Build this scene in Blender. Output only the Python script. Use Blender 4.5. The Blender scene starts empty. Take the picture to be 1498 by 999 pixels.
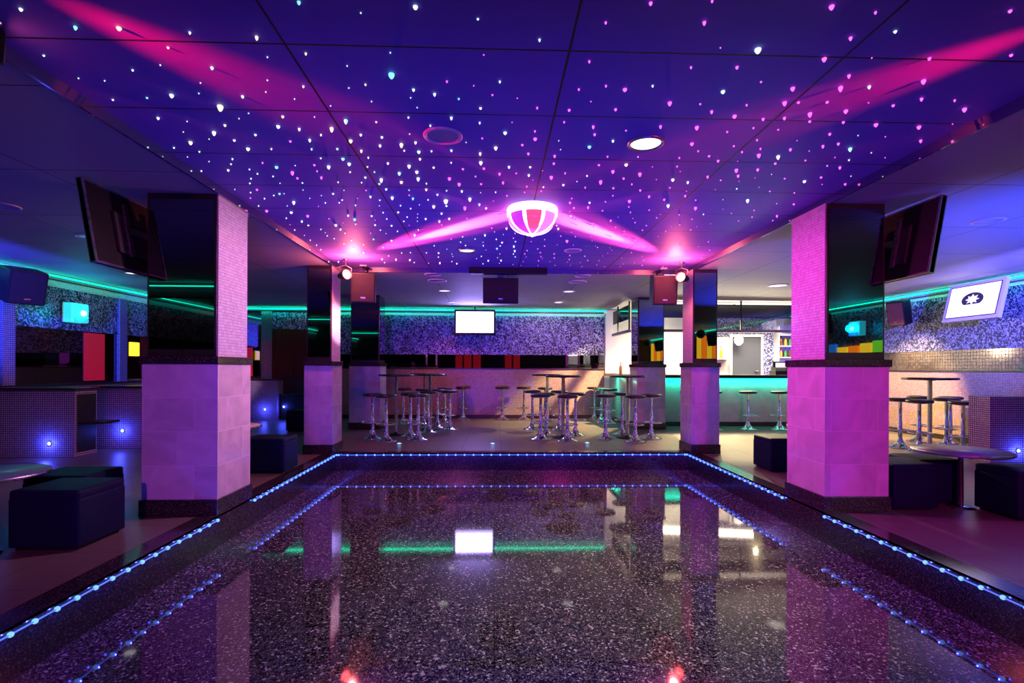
import bpy, bmesh, math, random
from mathutils import Vector, Matrix
random.seed(7)
PI = math.pi
SC = bpy.context.scene
C = SC.collection

# ---------------------------------------------------------------- camera
FPX = 765.0
cam_d = bpy.data.cameras.new('camera'); cam = bpy.data.objects.new('camera', cam_d); C.objects.link(cam)
cam_d.sensor_width = 36.0; cam_d.lens = FPX / 1498 * 36.0
cam_d.shift_x = 0.0; cam_d.shift_y = 38.5 / 1498
cam_d.clip_start = 0.02; cam_d.clip_end = 200
cam.matrix_world = (Matrix.Translation((0, 0, 1.25)) @ Matrix.Rotation(-0.0327, 4, 'Z')
                    @ Matrix.Rotation(PI / 2, 4, 'X') @ Matrix.Rotation(0.004, 4, 'Z'))
SC.camera = cam

# ---------------------------------------------------------------- world and exposure
w = bpy.data.worlds.new('world'); SC.world = w; w.use_nodes = True
w.node_tree.nodes['Background'].inputs[0].default_value = (0.01, 0.01, 0.05, 1)
w.node_tree.nodes['Background'].inputs[1].default_value = 0.02
vs = SC.view_settings
SC.display_settings.display_device = 'sRGB'
vs.view_transform = 'Standard'; vs.look = 'None'; vs.exposure = 0.0; vs.gamma = 1.0; vs.use_curve_mapping = False
cy = SC.cycles
cy.use_denoising = True
cy.use_light_tree = True
cy.max_bounces = 8; cy.diffuse_bounces = 1; cy.glossy_bounces = 5; cy.transmission_bounces = 6; cy.transparent_max_bounces = 8
cy.sample_clamp_indirect = 3.0; cy.sample_clamp_direct = 12
cy.caustics_reflective = False; cy.caustics_refractive = False; cy.blur_glossy = 1.0

# ---------------------------------------------------------------- light helpers
def aim(o, target):
    o.rotation_euler = (Vector(target) - o.location).to_track_quat('-Z', 'Y').to_euler()

def light(kind, name, loc, col, power, target=None, size=0.05, size_y=None, spot=60, blend=0.3, parent=None, spread=None):
    d = bpy.data.lights.new(name, kind); d.color = col; d.energy = power
    if kind == 'AREA':
        d.size = size
        if size_y: d.shape = 'RECTANGLE'; d.size_y = size_y
        if spread: d.spread = math.radians(spread)
    else:
        d.shadow_soft_size = size
    if kind == 'SPOT':
        d.spot_size = math.radians(spot); d.spot_blend = blend
    o = bpy.data.objects.new(name, d); C.objects.link(o); o.location = loc
    if target: aim(o, target)
    if parent: o.parent = parent
    return o

BLUE = (0.10, 0.10, 1.0); MAG = (1.0, 0.06, 0.75); PINK = (1.0, 0.36, 0.78); WARM = (1.0, 0.78, 0.50); TEAL = (0.0, 1.0, 0.62)
# wash lamps of the dance hall behind the camera
light('SPOT', 'wash_lamp', (-1.2, -2.5, 2.45), (0.64, 0.08, 0.52), 700, (-2.9, 6, 0.5), 0.12, spot=42, blend=0.8)
light('SPOT', 'wash_lamp', (2.2, -2.5, 2.45), (1.0, 0.02, 0.52), 1150, (3.5, 6, 0.5), 0.12, spot=42, blend=0.8)
# added blue fill for ceilings and walls, no fixtures, set outside the frame
light('SPOT', 'added_blue_fill', (5.8, 2.6, 0.15), (0.03, 0.06, 1.0), 1700, (5.4, 5.0, 2.7), 0.05, spot=72, blend=1.0)
light('SPOT', 'added_blue_wash', (5.9, 4.2, 2.3), (0.10, 0.09, 1.0), 4500, (8.05, 8.9, 2.0), 0.08, spot=40, blend=0.7)  # added blue spot for the wallpaper by the framed screen
light('SPOT', 'added_blue_fill', (-5.6, 2.6, 0.15), (0.01, 0.01, 1.0), 60, (-5.3, 4.2, 2.7), 0.08, spot=130, blend=1.0)
light('SPOT', 'added_blue_wash', (-5.3, 4.2, 2.3), (0.04, 0.05, 1.0), 2400, (-7.0, 8.8, 2.05), 0.08, spot=36, blend=0.8)  # added blue spot for the wallpaper by the teal lamp
for x_ in (-0.9, 1.5):
    light('SPOT', 'added_blue_fill', (x_, 0.75, -0.18), (0.025, 0.02, 1.0), 900, (x_, 8.6, 2.5), 0.10, spot=46, blend=1.0)
light('AREA', 'added_blue_fill', (0.3, 0.9, -0.2), (0.004, 0.0, 1.0), 8, (0.3, 3.0, 2.77), 4.2, 0.1)
light('AREA', 'added_blue_fill', (0.3, 1.2, 0.05), (0.02, 0.02, 1.0), 42, (0.3, 8.5, 2.3), 4.2, 0.4, spread=110)

# ---------------------------------------------------------------- materials
MATS = {}
def nodes_of(name):
    m = bpy.data.materials.new(name); m.use_nodes = True; MATS[name] = m
    nt = m.node_tree
    return m, nt, nt.nodes['Principled BSDF']

def setp(b, base=None, rough=None, metal=None, emit=None, strength=None, coat=None, spec=None):
    if base is not None: b.inputs['Base Color'].default_value = (*base, 1)
    if rough is not None: b.inputs['Roughness'].default_value = rough
    if metal is not None: b.inputs['Metallic'].default_value = metal
    if emit is not None: b.inputs['Emission Color'].default_value = (*emit, 1); b.inputs['Emission Strength'].default_value = 1.0 if strength is None else strength
    if coat is not None: b.inputs['Coat Weight'].default_value = coat
    if spec is not None: b.inputs['Specular IOR Level'].default_value = spec

def plain(name, base, rough=0.5, metal=0.0, emit=None, strength=None, sample=True, vary=0.0, coat=None, spec=None):
    m, nt, b = nodes_of(name); setp(b, base, rough, metal, emit, strength, coat, spec)
    if vary:
        tc = nt.nodes.new('ShaderNodeNewGeometry')
        n = nt.nodes.new('ShaderNodeTexNoise'); n.inputs['Scale'].default_value = 14; n.inputs['Detail'].default_value = 4
        nt.links.new(tc.outputs['Position'], n.inputs['Vector'])
        r = nt.nodes.new('ShaderNodeMapRange'); r.inputs['To Min'].default_value = max(0.0, rough - vary); r.inputs['To Max'].default_value = min(1.0, rough + vary)
        nt.links.new(n.outputs['Fac'], r.inputs['Value']); nt.links.new(r.outputs[0], b.inputs['Roughness'])
    if not sample: m.cycles.emission_sampling = 'NONE'
    return m

class NB:
    """small node builder"""
    def __init__(s, nt): s.nt = nt
    def n(s, t, **kw):
        x = s.nt.nodes.new(t)
        for k, v in kw.items(): setattr(x, k, v)
        return x
    def put(s, sock, v):
        if isinstance(v, bpy.types.NodeSocket): s.nt.links.new(v, sock)
        else: sock.default_value = v
    def m(s, op, a, b=None, c=None):
        x = s.n('ShaderNodeMath', operation=op); s.put(x.inputs[0], a)
        if b is not None: s.put(x.inputs[1], b)
        if c is not None: s.put(x.inputs[2], c)
        return x.outputs[0]
    def mix(s, f, a, b):
        x = s.n('ShaderNodeMix', data_type='RGBA'); s.put(x.inputs[0], f)
        s.put(x.inputs[6], a if isinstance(a, bpy.types.NodeSocket) else (*a, 1)); s.put(x.inputs[7], b if isinstance(b, bpy.types.NodeSocket) else (*b, 1))
        return x.outputs[2]
    def uv(s):
        """position in metres laid on whichever axis-aligned face is shaded"""
        g = s.n('ShaderNodeNewGeometry')
        p = s.n('ShaderNodeSeparateXYZ'); s.nt.links.new(g.outputs['Position'], p.inputs[0])
        q = s.n('ShaderNodeSeparateXYZ'); s.nt.links.new(g.outputs['True Normal'], q.inputs[0])
        fx = s.m('GREATER_THAN', s.m('ABSOLUTE', q.outputs[0]), 0.6); fz = s.m('GREATER_THAN', s.m('ABSOLUTE', q.outputs[2]), 0.6)
        def lerp(f, a, b): return s.m('ADD', s.m('MULTIPLY', f, b), s.m('MULTIPLY', s.m('SUBTRACT', 1.0, f), a))
        return lerp(fx, p.outputs[0], p.outputs[1]), lerp(fz, p.outputs[2], p.outputs[1]), g.outputs['Position']
    def grid(s, u, v, pu, pv, gap, ou=0.0, ov=0.0, shift=0.0):
        """joint mask (1 on the joint) and a random value per tile"""
        vv = s.m('DIVIDE', s.m('SUBTRACT', v, ov), pv); row = s.m('FLOOR', vv)
        uu = s.m('DIVIDE', s.m('SUBTRACT', u, ou), pu)
        if shift: uu = s.m('ADD', uu, s.m('MULTIPLY', s.m('FLOORED_MODULO', row, 2.0), shift))
        fu = s.m('SUBTRACT', uu, s.m('FLOOR', uu)); fv = s.m('SUBTRACT', vv, row)
        ju = s.m('LESS_THAN', fu, gap / pu); jv = s.m('LESS_THAN', fv, gap / pv)
        c = s.n('ShaderNodeCombineXYZ'); s.put(c.inputs[0], s.m('FLOOR', uu)); s.put(c.inputs[1], row)
        wn = s.n('ShaderNodeTexWhiteNoise'); s.nt.links.new(c.outputs[0], wn.inputs[0])
        return s.m('MAXIMUM', ju, jv), wn.outputs['Value']

def tiled(name, a, b_, joint, pu, pv, gap, rough, jrough=0.7, shift=0.0, ou=0.0, ov=0.0, marble=0.0, bump=0.3, spec=None, metal=0.0):
    m, nt, bs = nodes_of(name); B = NB(nt); u, v, pos = B.uv()
    mask, rnd = B.grid(u, v, pu, pv, gap, ou, ov, shift)
    col = B.mix(rnd, a, b_)
    if marble:
        n = B.n('ShaderNodeTexNoise'); n.inputs['Scale'].default_value = 3.2; n.inputs['Detail'].default_value = 7; n.inputs['Distortion'].default_value = 1.4
        off = B.n('ShaderNodeVectorMath', operation='ADD'); nt.links.new(pos, off.inputs[0])
        k = B.n('ShaderNodeCombineXYZ'); B.put(k.inputs[0], B.m('MULTIPLY', rnd, 9.0)); B.put(k.inputs[2], B.m('MULTIPLY', rnd, 5.0)); nt.links.new(k.outputs[0], off.inputs[1])
        nt.links.new(off.outputs[0], n.inputs['Vector'])
        f = B.m('MULTIPLY', B.m('SUBTRACT', n.outputs['Fac'], 0.35), marble * 2.2)
        f = B.m('MINIMUM', B.m('MAXIMUM', f, 0.0), 1.0)
        col = B.mix(f, col, tuple(c * 0.45 for c in a))
    col = B.mix(mask, col, joint)
    nt.links.new(col, bs.inputs['Base Color'])
    B.put(bs.inputs['Roughness'], B.m('ADD', rough, B.m('MULTIPLY', mask, jrough - rough)))
    if spec is not None: bs.inputs['Specular IOR Level'].default_value = spec
    if metal: bs.inputs['Metallic'].default_value = metal
    bp = B.n('ShaderNodeBump'); bp.inputs['Strength'].default_value = bump; bp.inputs['Distance'].default_value = 0.004
    B.put(bp.inputs['Height'], B.m('SUBTRACT', 1.0, mask)); nt.links.new(bp.outputs[0], bs.inputs['Normal'])
    return m

def granite(name, scale, dark, mid, bright, rough, spec=0.5, joints=None, amount=0.5):
    m, nt, bs = nodes_of(name); B = NB(nt); u, v, pos = B.uv()
    v1 = B.n('ShaderNodeTexVoronoi'); v1.inputs['Scale'].default_value = scale; nt.links.new(pos, v1.inputs['Vector'])
    sep = B.n('ShaderNodeSeparateColor'); nt.links.new(v1.outputs['Color'], sep.inputs[0])
    v2 = B.n('ShaderNodeTexVoronoi'); v2.inputs['Scale'].default_value = scale * 2.6; nt.links.new(pos, v2.inputs['Vector'])
    sep2 = B.n('ShaderNodeSeparateColor'); nt.links.new(v2.outputs['Color'], sep2.inputs[0])
    c = B.mix(B.m('GREATER_THAN', sep.outputs[0], 1 - amount), dark, mid)
    c = B.mix(B.m('GREATER_THAN', sep2.outputs[1], 0.86), c, tuple(x * 0.55 for x in bright))
    c = B.mix(B.m('GREATER_THAN', sep.outputs[2], 0.93), c, bright)
    if joints:
        mask, r_ = B.grid(u, v, joints, joints, 0.004)
        c = B.mix(mask, c, (0.004, 0.004, 0.004))
    nt.links.new(c, bs.inputs['Base Color'])
    setp(bs, rough=rough, spec=spec)
    return m

def sparkle(name):
    """silvery leaf wallpaper that glints in patches"""
    m, nt, bs = nodes_of(name); B = NB(nt); u, v, pos = B.uv()
    n = B.n('ShaderNodeTexNoise'); n.inputs['Scale'].default_value = 15; n.inputs['Detail'].default_value = 2.5; n.inputs['Distortion'].default_value = 2.2
    nt.links.new(pos, n.inputs['Vector'])
    r = B.n('ShaderNodeMapRange'); r.inputs['From Min'].default_value = 0.47; r.inputs['From Max'].default_value = 0.60
    nt.links.new(n.outputs['Fac'], r.inputs['Value'])
    nt.links.new(B.mix(r.outputs[0], (0.018, 0.022, 0.060), (0.52, 0.53, 0.86)), bs.inputs['Base Color'])
    setp(bs, rough=0.38, metal=0.25)
    bp = B.n('ShaderNodeBump'); bp.inputs['Strength'].default_value = 0.7; bp.inputs['Distance'].default_value = 0.01
    nt.links.new(n.outputs['Fac'], bp.inputs['Height']); nt.links.new(bp.outputs[0], bs.inputs['Normal'])
    return m

def ceiling_mat(name, base, pu, pv, gap, ou, ov, joint=(0.01, 0.01, 0.02)):
    m, nt, bs = nodes_of(name); B = NB(nt); u, v, pos = B.uv()
    mask, rnd = B.grid(u, v, pu, pv, gap, ou, ov)
    nt.links.new(B.mix(mask, B.mix(rnd, base, tuple(c * 0.93 for c in base)), joint), bs.inputs['Base Color'])
    setp(bs, rough=0.62, spec=0.25)
    bp = B.n('ShaderNodeBump'); bp.inputs['Strength'].default_value = 0.5; bp.inputs['Distance'].default_value = 0.006
    B.put(bp.inputs['Height'], B.m('SUBTRACT', 1.0, mask)); nt.links.new(bp.outputs[0], bs.inputs['Normal'])
    return m

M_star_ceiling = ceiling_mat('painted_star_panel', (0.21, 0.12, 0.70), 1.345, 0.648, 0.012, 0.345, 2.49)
M_ceiling = ceiling_mat('painted_panel', (0.52, 0.50, 0.50), 1.2, 1.2, 0.008, 0.2, 0.4)
M_dance = granite('polished_granite', 75, (0.010, 0.009, 0.009), (0.055, 0.048, 0.045), (0.42, 0.38, 0.36), 0.045, 0.5, 0.62, 0.5)
M_granite = granite('dark_granite', 190, (0.010, 0.008, 0.008), (0.028, 0.022, 0.022), (0.13, 0.10, 0.10), 0.16, 0.5, None, 0.35)
M_floor = tiled('terrace_tile', (0.115, 0.095, 0.083), (0.135, 0.112, 0.098), (0.06, 0.05, 0.046), 0.60, 0.60, 0.006, 0.36, 0.6, ou=0.1, bump=0.15)
M_clad = tiled('marbled_tile', (0.56, 0.50, 0.52), (0.66, 0.60, 0.61), (0.62, 0.56, 0.56), 0.42, 0.285, 0.005, 0.14, 0.4, ov=0.13, marble=0.55, shift=0.33, bump=0.15)
M_mosaic = tiled('glass_mosaic', (0.55, 0.52, 0.56), (0.72, 0.70, 0.74), (0.30, 0.27, 0.30), 0.026, 0.026, 0.004, 0.16, 0.8, bump=0.25)
M_mosaic_wall = tiled('small_mosaic', (0.42, 0.25, 0.20), (0.56, 0.37, 0.30), (0.12, 0.07, 0.06), 0.028, 0.028, 0.005, 0.25, 0.8, bump=0.3)
M_mosaic_dark = tiled('violet_mosaic', (0.40, 0.36, 0.50), (0.52, 0.48, 0.62), (0.03, 0.03, 0.045), 0.029, 0.029, 0.008, 0.22, 0.8, bump=0.4)
M_bar_front = tiled('bar_cladding', (0.42, 0.42, 0.42), (0.50, 0.50, 0.49), (0.40, 0.40, 0.39), 0.9, 0.5, 0.004, 0.2, 0.5, marble=0.4, bump=0.1)
M_paper = sparkle('silver_wallpaper')
M_bronze = tiled('bronze_glass', (0.10, 0.085, 0.075), (0.20, 0.16, 0.13), (0.03, 0.02, 0.02), 0.055, 0.055, 0.006, 0.12, 0.5, bump=0.2, metal=0.6)
M_mirror = plain('tinted_mirror', (0.22, 0.22, 0.27), 0.015, 1.0)
M_strip = plain('mirror_strip', (0.55, 0.50, 0.48), 0.06, 1.0)
M_black = plain('black_plastic', (0.008, 0.007, 0.008), 0.45, vary=0.08, spec=0.3)
M_frame = plain('dark_wood_trim', (0.020, 0.011, 0.010), 0.30, vary=0.08)
M_chrome = plain('chrome', (0.80, 0.80, 0.82), 0.07, 1.0)
M_steel = plain('brushed_steel', (0.50, 0.50, 0.52), 0.28, 1.0, vary=0.06)
M_leather = plain('navy_leatherette', (0.006, 0.008, 0.030), 0.58, vary=0.06, spec=0.10)
M_seat = plain('black_vinyl', (0.012, 0.012, 0.016), 0.30, vary=0.06)
M_top = plain('black_laminate', (0.015, 0.013, 0.014), 0.22)
M_white = plain('white_laminate', (0.80, 0.78, 0.74), 0.35)
M_tablegrey = plain('mauve_laminate', (0.16, 0.13, 0.15), 0.30)
M_tabletop = plain('green_laminate', (0.07, 0.17, 0.17), 0.32)
M_grey = plain('grey_paint', (0.045, 0.05, 0.062), 0.45, vary=0.05)
M_greyrail = plain('grey_rail', (0.30, 0.30, 0.34), 0.4)
M_wallw = plain('white_wall_paint', (0.85, 0.83, 0.78), 0.6, vary=0.05)
M_walld = plain('dark_wall_paint', (0.03, 0.025, 0.04), 0.6, vary=0.05)
M_speaker = plain('speaker_cloth', (0.010, 0.005, 0.006), 0.75, vary=0.1)
M_speaker_red = plain('brown_speaker_cloth', (0.13, 0.030, 0.018), 0.7, vary=0.1)
M_curtain = plain('dark_red_cloth', (0.06, 0.012, 0.012), 0.8, vary=0.1)
M_led = plain('blue_led', (0.1, 0.2, 1), 0.3, emit=(0.14, 0.38, 1.0), strength=1.8, sample=False)
M_ledcable = plain('lit_blue_cable', (0.05, 0.1, 0.6), 0.3, emit=(0.12, 0.25, 1.0), strength=0.9, sample=False)
M_rope = plain('lit_green_tube', (0.0, 0.4, 0.3), 0.3, emit=(0.0, 0.78, 0.46), strength=1.25, sample=False)
M_star_w = plain('lit_white_fibre', (0.8, 0.9, 0.8), 0.3, emit=(0.66, 1.0, 0.76), strength=1.5, sample=False)
M_star_p = plain('lit_pink_fibre', (0.9, 0.3, 0.7), 0.3, emit=(1.0, 0.14, 0.72), strength=1.7, sample=False)
M_star_y = plain('lit_yellow_fibre', (0.9, 0.9, 0.6), 0.3, emit=(1.0, 0.97, 0.52), strength=1.4, sample=False)
M_star_t = plain('lit_teal_fibre', (0.4, 0.9, 0.8), 0.3, emit=(0.25, 1.0, 0.75), strength=1.3, sample=False)
M_bluelamp = plain('lit_blue_lens', (0.2, 0.2, 1), 0.3, emit=(0.20, 0.28, 1.0), strength=6.0, sample=False)
M_floorlamp = plain('lit_cyan_lens', (0.2, 0.6, 1), 0.3, emit=(0.25, 0.75, 1.0), strength=3.0, sample=False)
M_screen = plain('lit_screen', (0.9, 0.9, 0.9), 0.3, emit=(0.80, 0.74, 1.25), strength=2.4)
M_screen2 = plain('lit_picture', (0.9, 0.9, 0.9), 0.3, emit=(1.0, 0.88, 0.90), strength=1.0)
M_emblem = plain('dark_emblem', (0.05, 0.04, 0.05), 0.4)
M_teal = plain('lit_teal_glass', (0.1, 0.8, 0.8), 0.25, emit=(0.03, 0.75, 0.85), strength=1.0)
M_teal_hot = plain('lit_teal_bulb', (0.5, 1, 1), 0.25, emit=(0.35, 1.0, 1.0), strength=4.0, sample=False)
M_redlens = plain('lit_red_lens', (1, 0.2, 0.2), 0.2, emit=(1.0, 0.16, 0.15), strength=7.0, sample=False)
M_lampw = plain('lit_lamp_glass', (0.9, 0.9, 0.9), 0.3, emit=(1.0, 0.97, 0.92), strength=1.8, sample=False)
M_lampwarm = plain('lit_warm_glass', (0.9, 0.85, 0.7), 0.3, emit=(1.0, 0.90, 0.72), strength=2.0, sample=False)
M_lampoff = plain('frosted_glass_unlit', (0.42, 0.42, 0.55), 0.35)
M_glow_white = plain('backlit_white_glass', (0.9, 0.9, 0.9), 0.3, emit=(1.0, 0.96, 0.88), strength=1.3)
M_domerib = plain('lit_dome_rib', (1, 0.8, 0.95), 0.2, emit=(1.0, 0.72, 0.92), strength=2.4, sample=False)
M_domepink = plain('lit_pink_glass', (1, 0.4, 0.7), 0.12, emit=(1.0, 0.30, 0.72), strength=0.85, sample=False)
M_domered = plain('lit_red_glass', (1, 0.2, 0.3), 0.12, emit=(1.0, 0.09, 0.16), strength=0.85, sample=False)
M_domeviolet = plain('lit_violet_glass', (0.6, 0.1, 0.9), 0.12, emit=(0.50, 0.05, 0.90), strength=0.7, sample=False)
def glow(name, c, s): return plain(name, c, 0.4, emit=c, strength=s)
M_gl_red = glow('red_light_as_glow', (1.0, 0.02, 0.03), 0.45); M_gl_red_dim = glow('red_reflection_glow', (1.0, 0.015, 0.03), 0.13); M_gl_or = glow('lit_orange_panel', (1.0, 0.20, 0.01), 2.2)
M_gl_ye = glow('lit_yellow_panel', (1.0, 0.60, 0.02), 2.2); M_gl_gr = glow('lit_green_panel', (0.20, 0.80, 0.03), 1.6); M_gl_bl = glow('lit_blue_panel', (0.02, 0.25, 0.8), 1.1)
M_orange_bottle = plain('orange_glass', (0.8, 0.30, 0.03), 0.1); M_dark_bottle = plain('brown_glass', (0.10, 0.04, 0.02), 0.1); M_green_bottle = plain('green_glass', (0.05, 0.20, 0.06), 0.1)

def glass_mat(name, tint, mixf, rough=0.02):
    m, nt, b = nodes_of(name)
    out = nt.nodes['Material Output']
    t = nt.nodes.new('ShaderNodeBsdfTransparent'); t.inputs[0].default_value = (*tint, 1)
    g = nt.nodes.new('ShaderNodeBsdfGlossy'); g.inputs['Roughness'].default_value = rough; g.inputs[0].default_value = (0.9, 0.95, 0.95, 1)
    mx = nt.nodes.new('ShaderNodeMixShader'); mx.inputs[0].default_value = mixf
    nt.links.new(t.outputs[0], mx.inputs[1]); nt.links.new(g.outputs[0], mx.inputs[2]); nt.links.new(mx.outputs[0], out.inputs[0])
    return m
M_glass_dark = glass_mat('teal_tinted_glass', (0.004, 0.03, 0.05), 0.12)
M_glass_clear = glass_mat('clear_glass', (0.92, 0.96, 0.95), 0.05)

# ---------------------------------------------------------------- mesh helpers
class MB:
    def __init__(s): s.bm = bmesh.new()
    def box(s, x0, x1, y0, y1, z0, z1, bev=0.0, seg=2, mtx=None):
        t = bmesh.new()
        vv = [t.verts.new((x, y, z)) for x in (x0, x1) for y in (y0, y1) for z in (z0, z1)]
        for f in ((0, 1, 3, 2), (4, 6, 7, 5), (0, 4, 5, 1), (2, 3, 7, 6), (0, 2, 6, 4), (1, 5, 7, 3)): t.faces.new([vv[i] for i in f])
        if bev: bmesh.ops.bevel(t, geom=t.edges[:], offset=bev, segments=seg, profile=0.6, affect='EDGES')
        if bev and seg > 2:
            for f in t.faces: f.smooth = True
        bmesh.ops.recalc_face_normals(t, faces=t.faces[:])
        s._merge(t, mtx); return s
    def _merge(s, t, mtx=None):
        if mtx is not None: bmesh.ops.transform(t, matrix=mtx, verts=t.verts[:])
        me = bpy.data.meshes.new('tmp'); t.to_mesh(me); t.free(); s.bm.from_mesh(me); bpy.data.meshes.remove(me)
    def lathe(s, prof, seg=32, mtx=None, smooth=True, a0=0.0, a1=2 * PI):
        """profile of (radius, z) turned round z"""
        t = bmesh.new(); full = abs(a1 - a0 - 2 * PI) < 1e-6; n = seg if full else seg + 1
        rings = []
        for r, z in prof:
            if r < 1e-6: rings.append([t.verts.new((0, 0, z))])
            else: rings.append([t.verts.new((r * math.cos(a0 + (a1 - a0) * i / seg), r * math.sin(a0 + (a1 - a0) * i / seg), z)) for i in range(n)])
        for A, B_ in zip(rings, rings[1:]):
            for i in range(seg):
                j = (i + 1) % n
                q = [A[i % len(A)], A[j % len(A)], B_[j % len(B_)], B_[i % len(B_)]]
                q2 = []
                for v in q:
                    if v not in q2: q2.append(v)
                if len(q2) > 2:
                    f = t.faces.new(q2); f.smooth = smooth
        bmesh.ops.recalc_face_normals(t, faces=t.faces[:])
        s._merge(t, mtx); return s
    def tube(s, pts, r, seg=10, closed=False):
        t = bmesh.new(); P = [Vector(p) for p in pts]; n = len(P); rings = []
        for i, p in enumerate(P):
            d = (P[(i + 1) % n] - P[i - 1]) if closed else (P[min(i + 1, n - 1)] - P[max(i - 1, 0)])
            d.normalize(); up = Vector((0, 0, 1)) if abs(d.z) < 0.9 else Vector((1, 0, 0))
            a = d.cross(up).normalized(); b = d.cross(a)
            rings.append([t.verts.new(p + r * (math.cos(2 * PI * k / seg) * a + math.sin(2 * PI * k / seg) * b)) for k in range(seg)])
        for i in range(n if closed else n - 1):
            A, B_ = rings[i], rings[(i + 1) % n]
            for k in range(seg):
                f = t.faces.new((A[k], A[(k + 1) % seg], B_[(k + 1) % seg], B_[k])); f.smooth = True
        if not closed: t.faces.new(rings[0]); t.faces.new(rings[-1])
        bmesh.ops.recalc_face_normals(t, faces=t.faces[:])
        s._merge(t); return s
    def prism(s, poly, axis, a, b, mtx=None):
        """polygon (2-D) pushed along an axis from a to b"""
        t = bmesh.new()
        def P(p, h): return {'x': (h, p[0], p[1]), 'y': (p[0], h, p[1]), 'z': (p[0], p[1], h)}[axis]
        A = [t.verts.new(P(p, a)) for p in poly]; B_ = [t.verts.new(P(p, b)) for p in poly]
        t.faces.new(A); t.faces.new(B_); n = len(poly)
        for i in range(n): t.faces.new((A[i], A[(i + 1) % n], B_[(i + 1) % n], B_[i]))
        bmesh.ops.recalc_face_normals(t, faces=t.faces[:])
        s._merge(t, mtx); return s
    def build(s, name, mat, parent=None, world=False):
        if world and parent is not None: bmesh.ops.translate(s.bm, vec=-parent.location, verts=s.bm.verts[:])
        me = bpy.data.meshes.new(name); s.bm.to_mesh(me); s.bm.free(); me.materials.append(mat)
        o = bpy.data.objects.new(name, me); C.objects.link(o)
        if parent: o.parent = parent
        return o

def tag(o, label, cat, group=None):
    o['label'] = label; o['category'] = cat; o['kind'] = 'thing'
    if group: o['group'] = group
    return o
def thing(name, label, cat, loc=(0, 0, 0), rz=0.0, group=None):
    o = bpy.data.objects.new(name, None); C.objects.link(o); o.empty_display_size = 0.1
    o.location = loc; o.rotation_euler = (0, 0, rz)
    return tag(o, label, cat, group)
def structure(o): o['kind'] = 'structure'; return o
def dup(root, loc, rz=0.0, label=None, group=None):
    r = root.copy(); C.objects.link(r); r.location = loc; r.rotation_euler = (0, 0, rz)
    if label: r['label'] = label
    if group: r['group'] = group
    for ch in list(root.children):
        c = ch.copy(); C.objects.link(c); c.parent = r
        for g in list(ch.children):
            d = g.copy(); C.objects.link(d); d.parent = c
    return r
def T(x, y, z): return Matrix.Translation((x, y, z))
def R(a, ax): return Matrix.Rotation(a, 4, ax)

# ================================================================ the room
XL, XR, YB, YR, ZC = -7.0, 8.05, 12.95, -5.5, 2.71
PX0, PX1, PY0, PY1, ZP = -2.33, 2.89, 0.5, 7.72, -0.26          # the sunken dance floor
SX0, SX1, SY0, SY1, ZS = -2.33, 2.93, 0.2, 8.03, 2.77           # the raised starry ceiling

m = MB()
for a in ((XL, PX0, YR, YB), (PX1, XR, YR, YB), (PX0, PX1, PY1, YB), (PX0, PX1, YR, PY0)): m.box(*a, -0.30, 0.0)
structure(m.build('floor', M_floor))
structure(MB().box(PX0 - .1, PX1 + .1, PY0 - .1, PY1 + .1, ZP - 0.08, ZP).build('dance_floor', M_dance))
BW = 0.14
structure(MB().box(PX0 - BW, PX0 + .02, PY0, PY1 + BW, -0.012, 0.004).box(PX0, PX0 + .02, PY0, PY1, ZP, 0.003).build('trim_1', M_granite))
structure(MB().box(PX1 - .02, PX1 + BW, PY0, PY1 + BW, -0.012, 0.004).box(PX1 - .02, PX1, PY0, PY1, ZP, 0.003).build('trim_2', M_granite))
structure(MB().box(PX0 + .02, PX1 - .02, PY1 - .02, PY1 + BW, -0.012, 0.004).box(PX0 + .02, PX1 - .02, PY1 - .02, PY1, ZP, 0.003).build('trim_3', M_granite))

m = MB()
for a in ((XL, SX0, YR, YB), (SX1, XR, YR, YB), (SX0, SX1, SY1, YB), (SX0, SX1, YR, SY0)): m.box(*a, ZC, ZC + 0.25)
structure(m.build('ceiling', M_ceiling))
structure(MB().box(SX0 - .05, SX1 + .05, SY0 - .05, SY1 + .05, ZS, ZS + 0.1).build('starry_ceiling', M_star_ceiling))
fz0 = ZC - 0.012
structure(MB().box(SX0, SX0 + .012, SY0, SY1, fz0, ZS).build('trim_4', M_strip))
structure(MB().box(SX1 - .012, SX1, SY0, SY1, fz0, ZS).build('trim_5', M_strip))
structure(MB().box(SX0 + .012, SX1 - .012, SY1 - .012, SY1, fz0, ZS).build('trim_6', M_strip))

# ---- back wall: small mosaic below, a mirror strip, silver wallpaper, a mosaic frieze under the light cove
wb = structure(MB().box(XL - .1, XR + .1, YB, YB + .15, -0.3, ZC + .2).build('wall_back', M_walld))
BX0, BX1 = -4.25, 2.72
MB().box(BX0, BX1, YB - .03, YB, 0.09, 1.215).build('wainscot', M_mosaic_wall, wb)
MB().box(BX0, BX1, YB - .045, YB, 0.0, 0.09).build('baseboard', M_frame, wb)
MB().box(BX0, BX1, YB - .05, YB, 1.215, 1.24).build('ledge', M_frame, wb)
MB().box(BX0, BX1, YB - .015, YB, 1.24, 1.57).build('mirror_strip', M_mirror, wb)
MB().box(BX0, BX1, YB - .03, YB, 1.57, 2.55).build('wallpaper_panel', M_paper, wb)
MB().box(BX0, BX1, YB - .035, YB, 2.53, 2.605).build('mosaic_frieze', M_mosaic, wb)
MB().box(-6.95, BX1, YB - .03, YB, 2.62, ZC).build('cove_band', M_mosaic, wb)
MB().box(-6.95, BX1, YB - .05, YB, 2.605, 2.62).build('cove_ledge', M_frame, wb)
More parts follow.
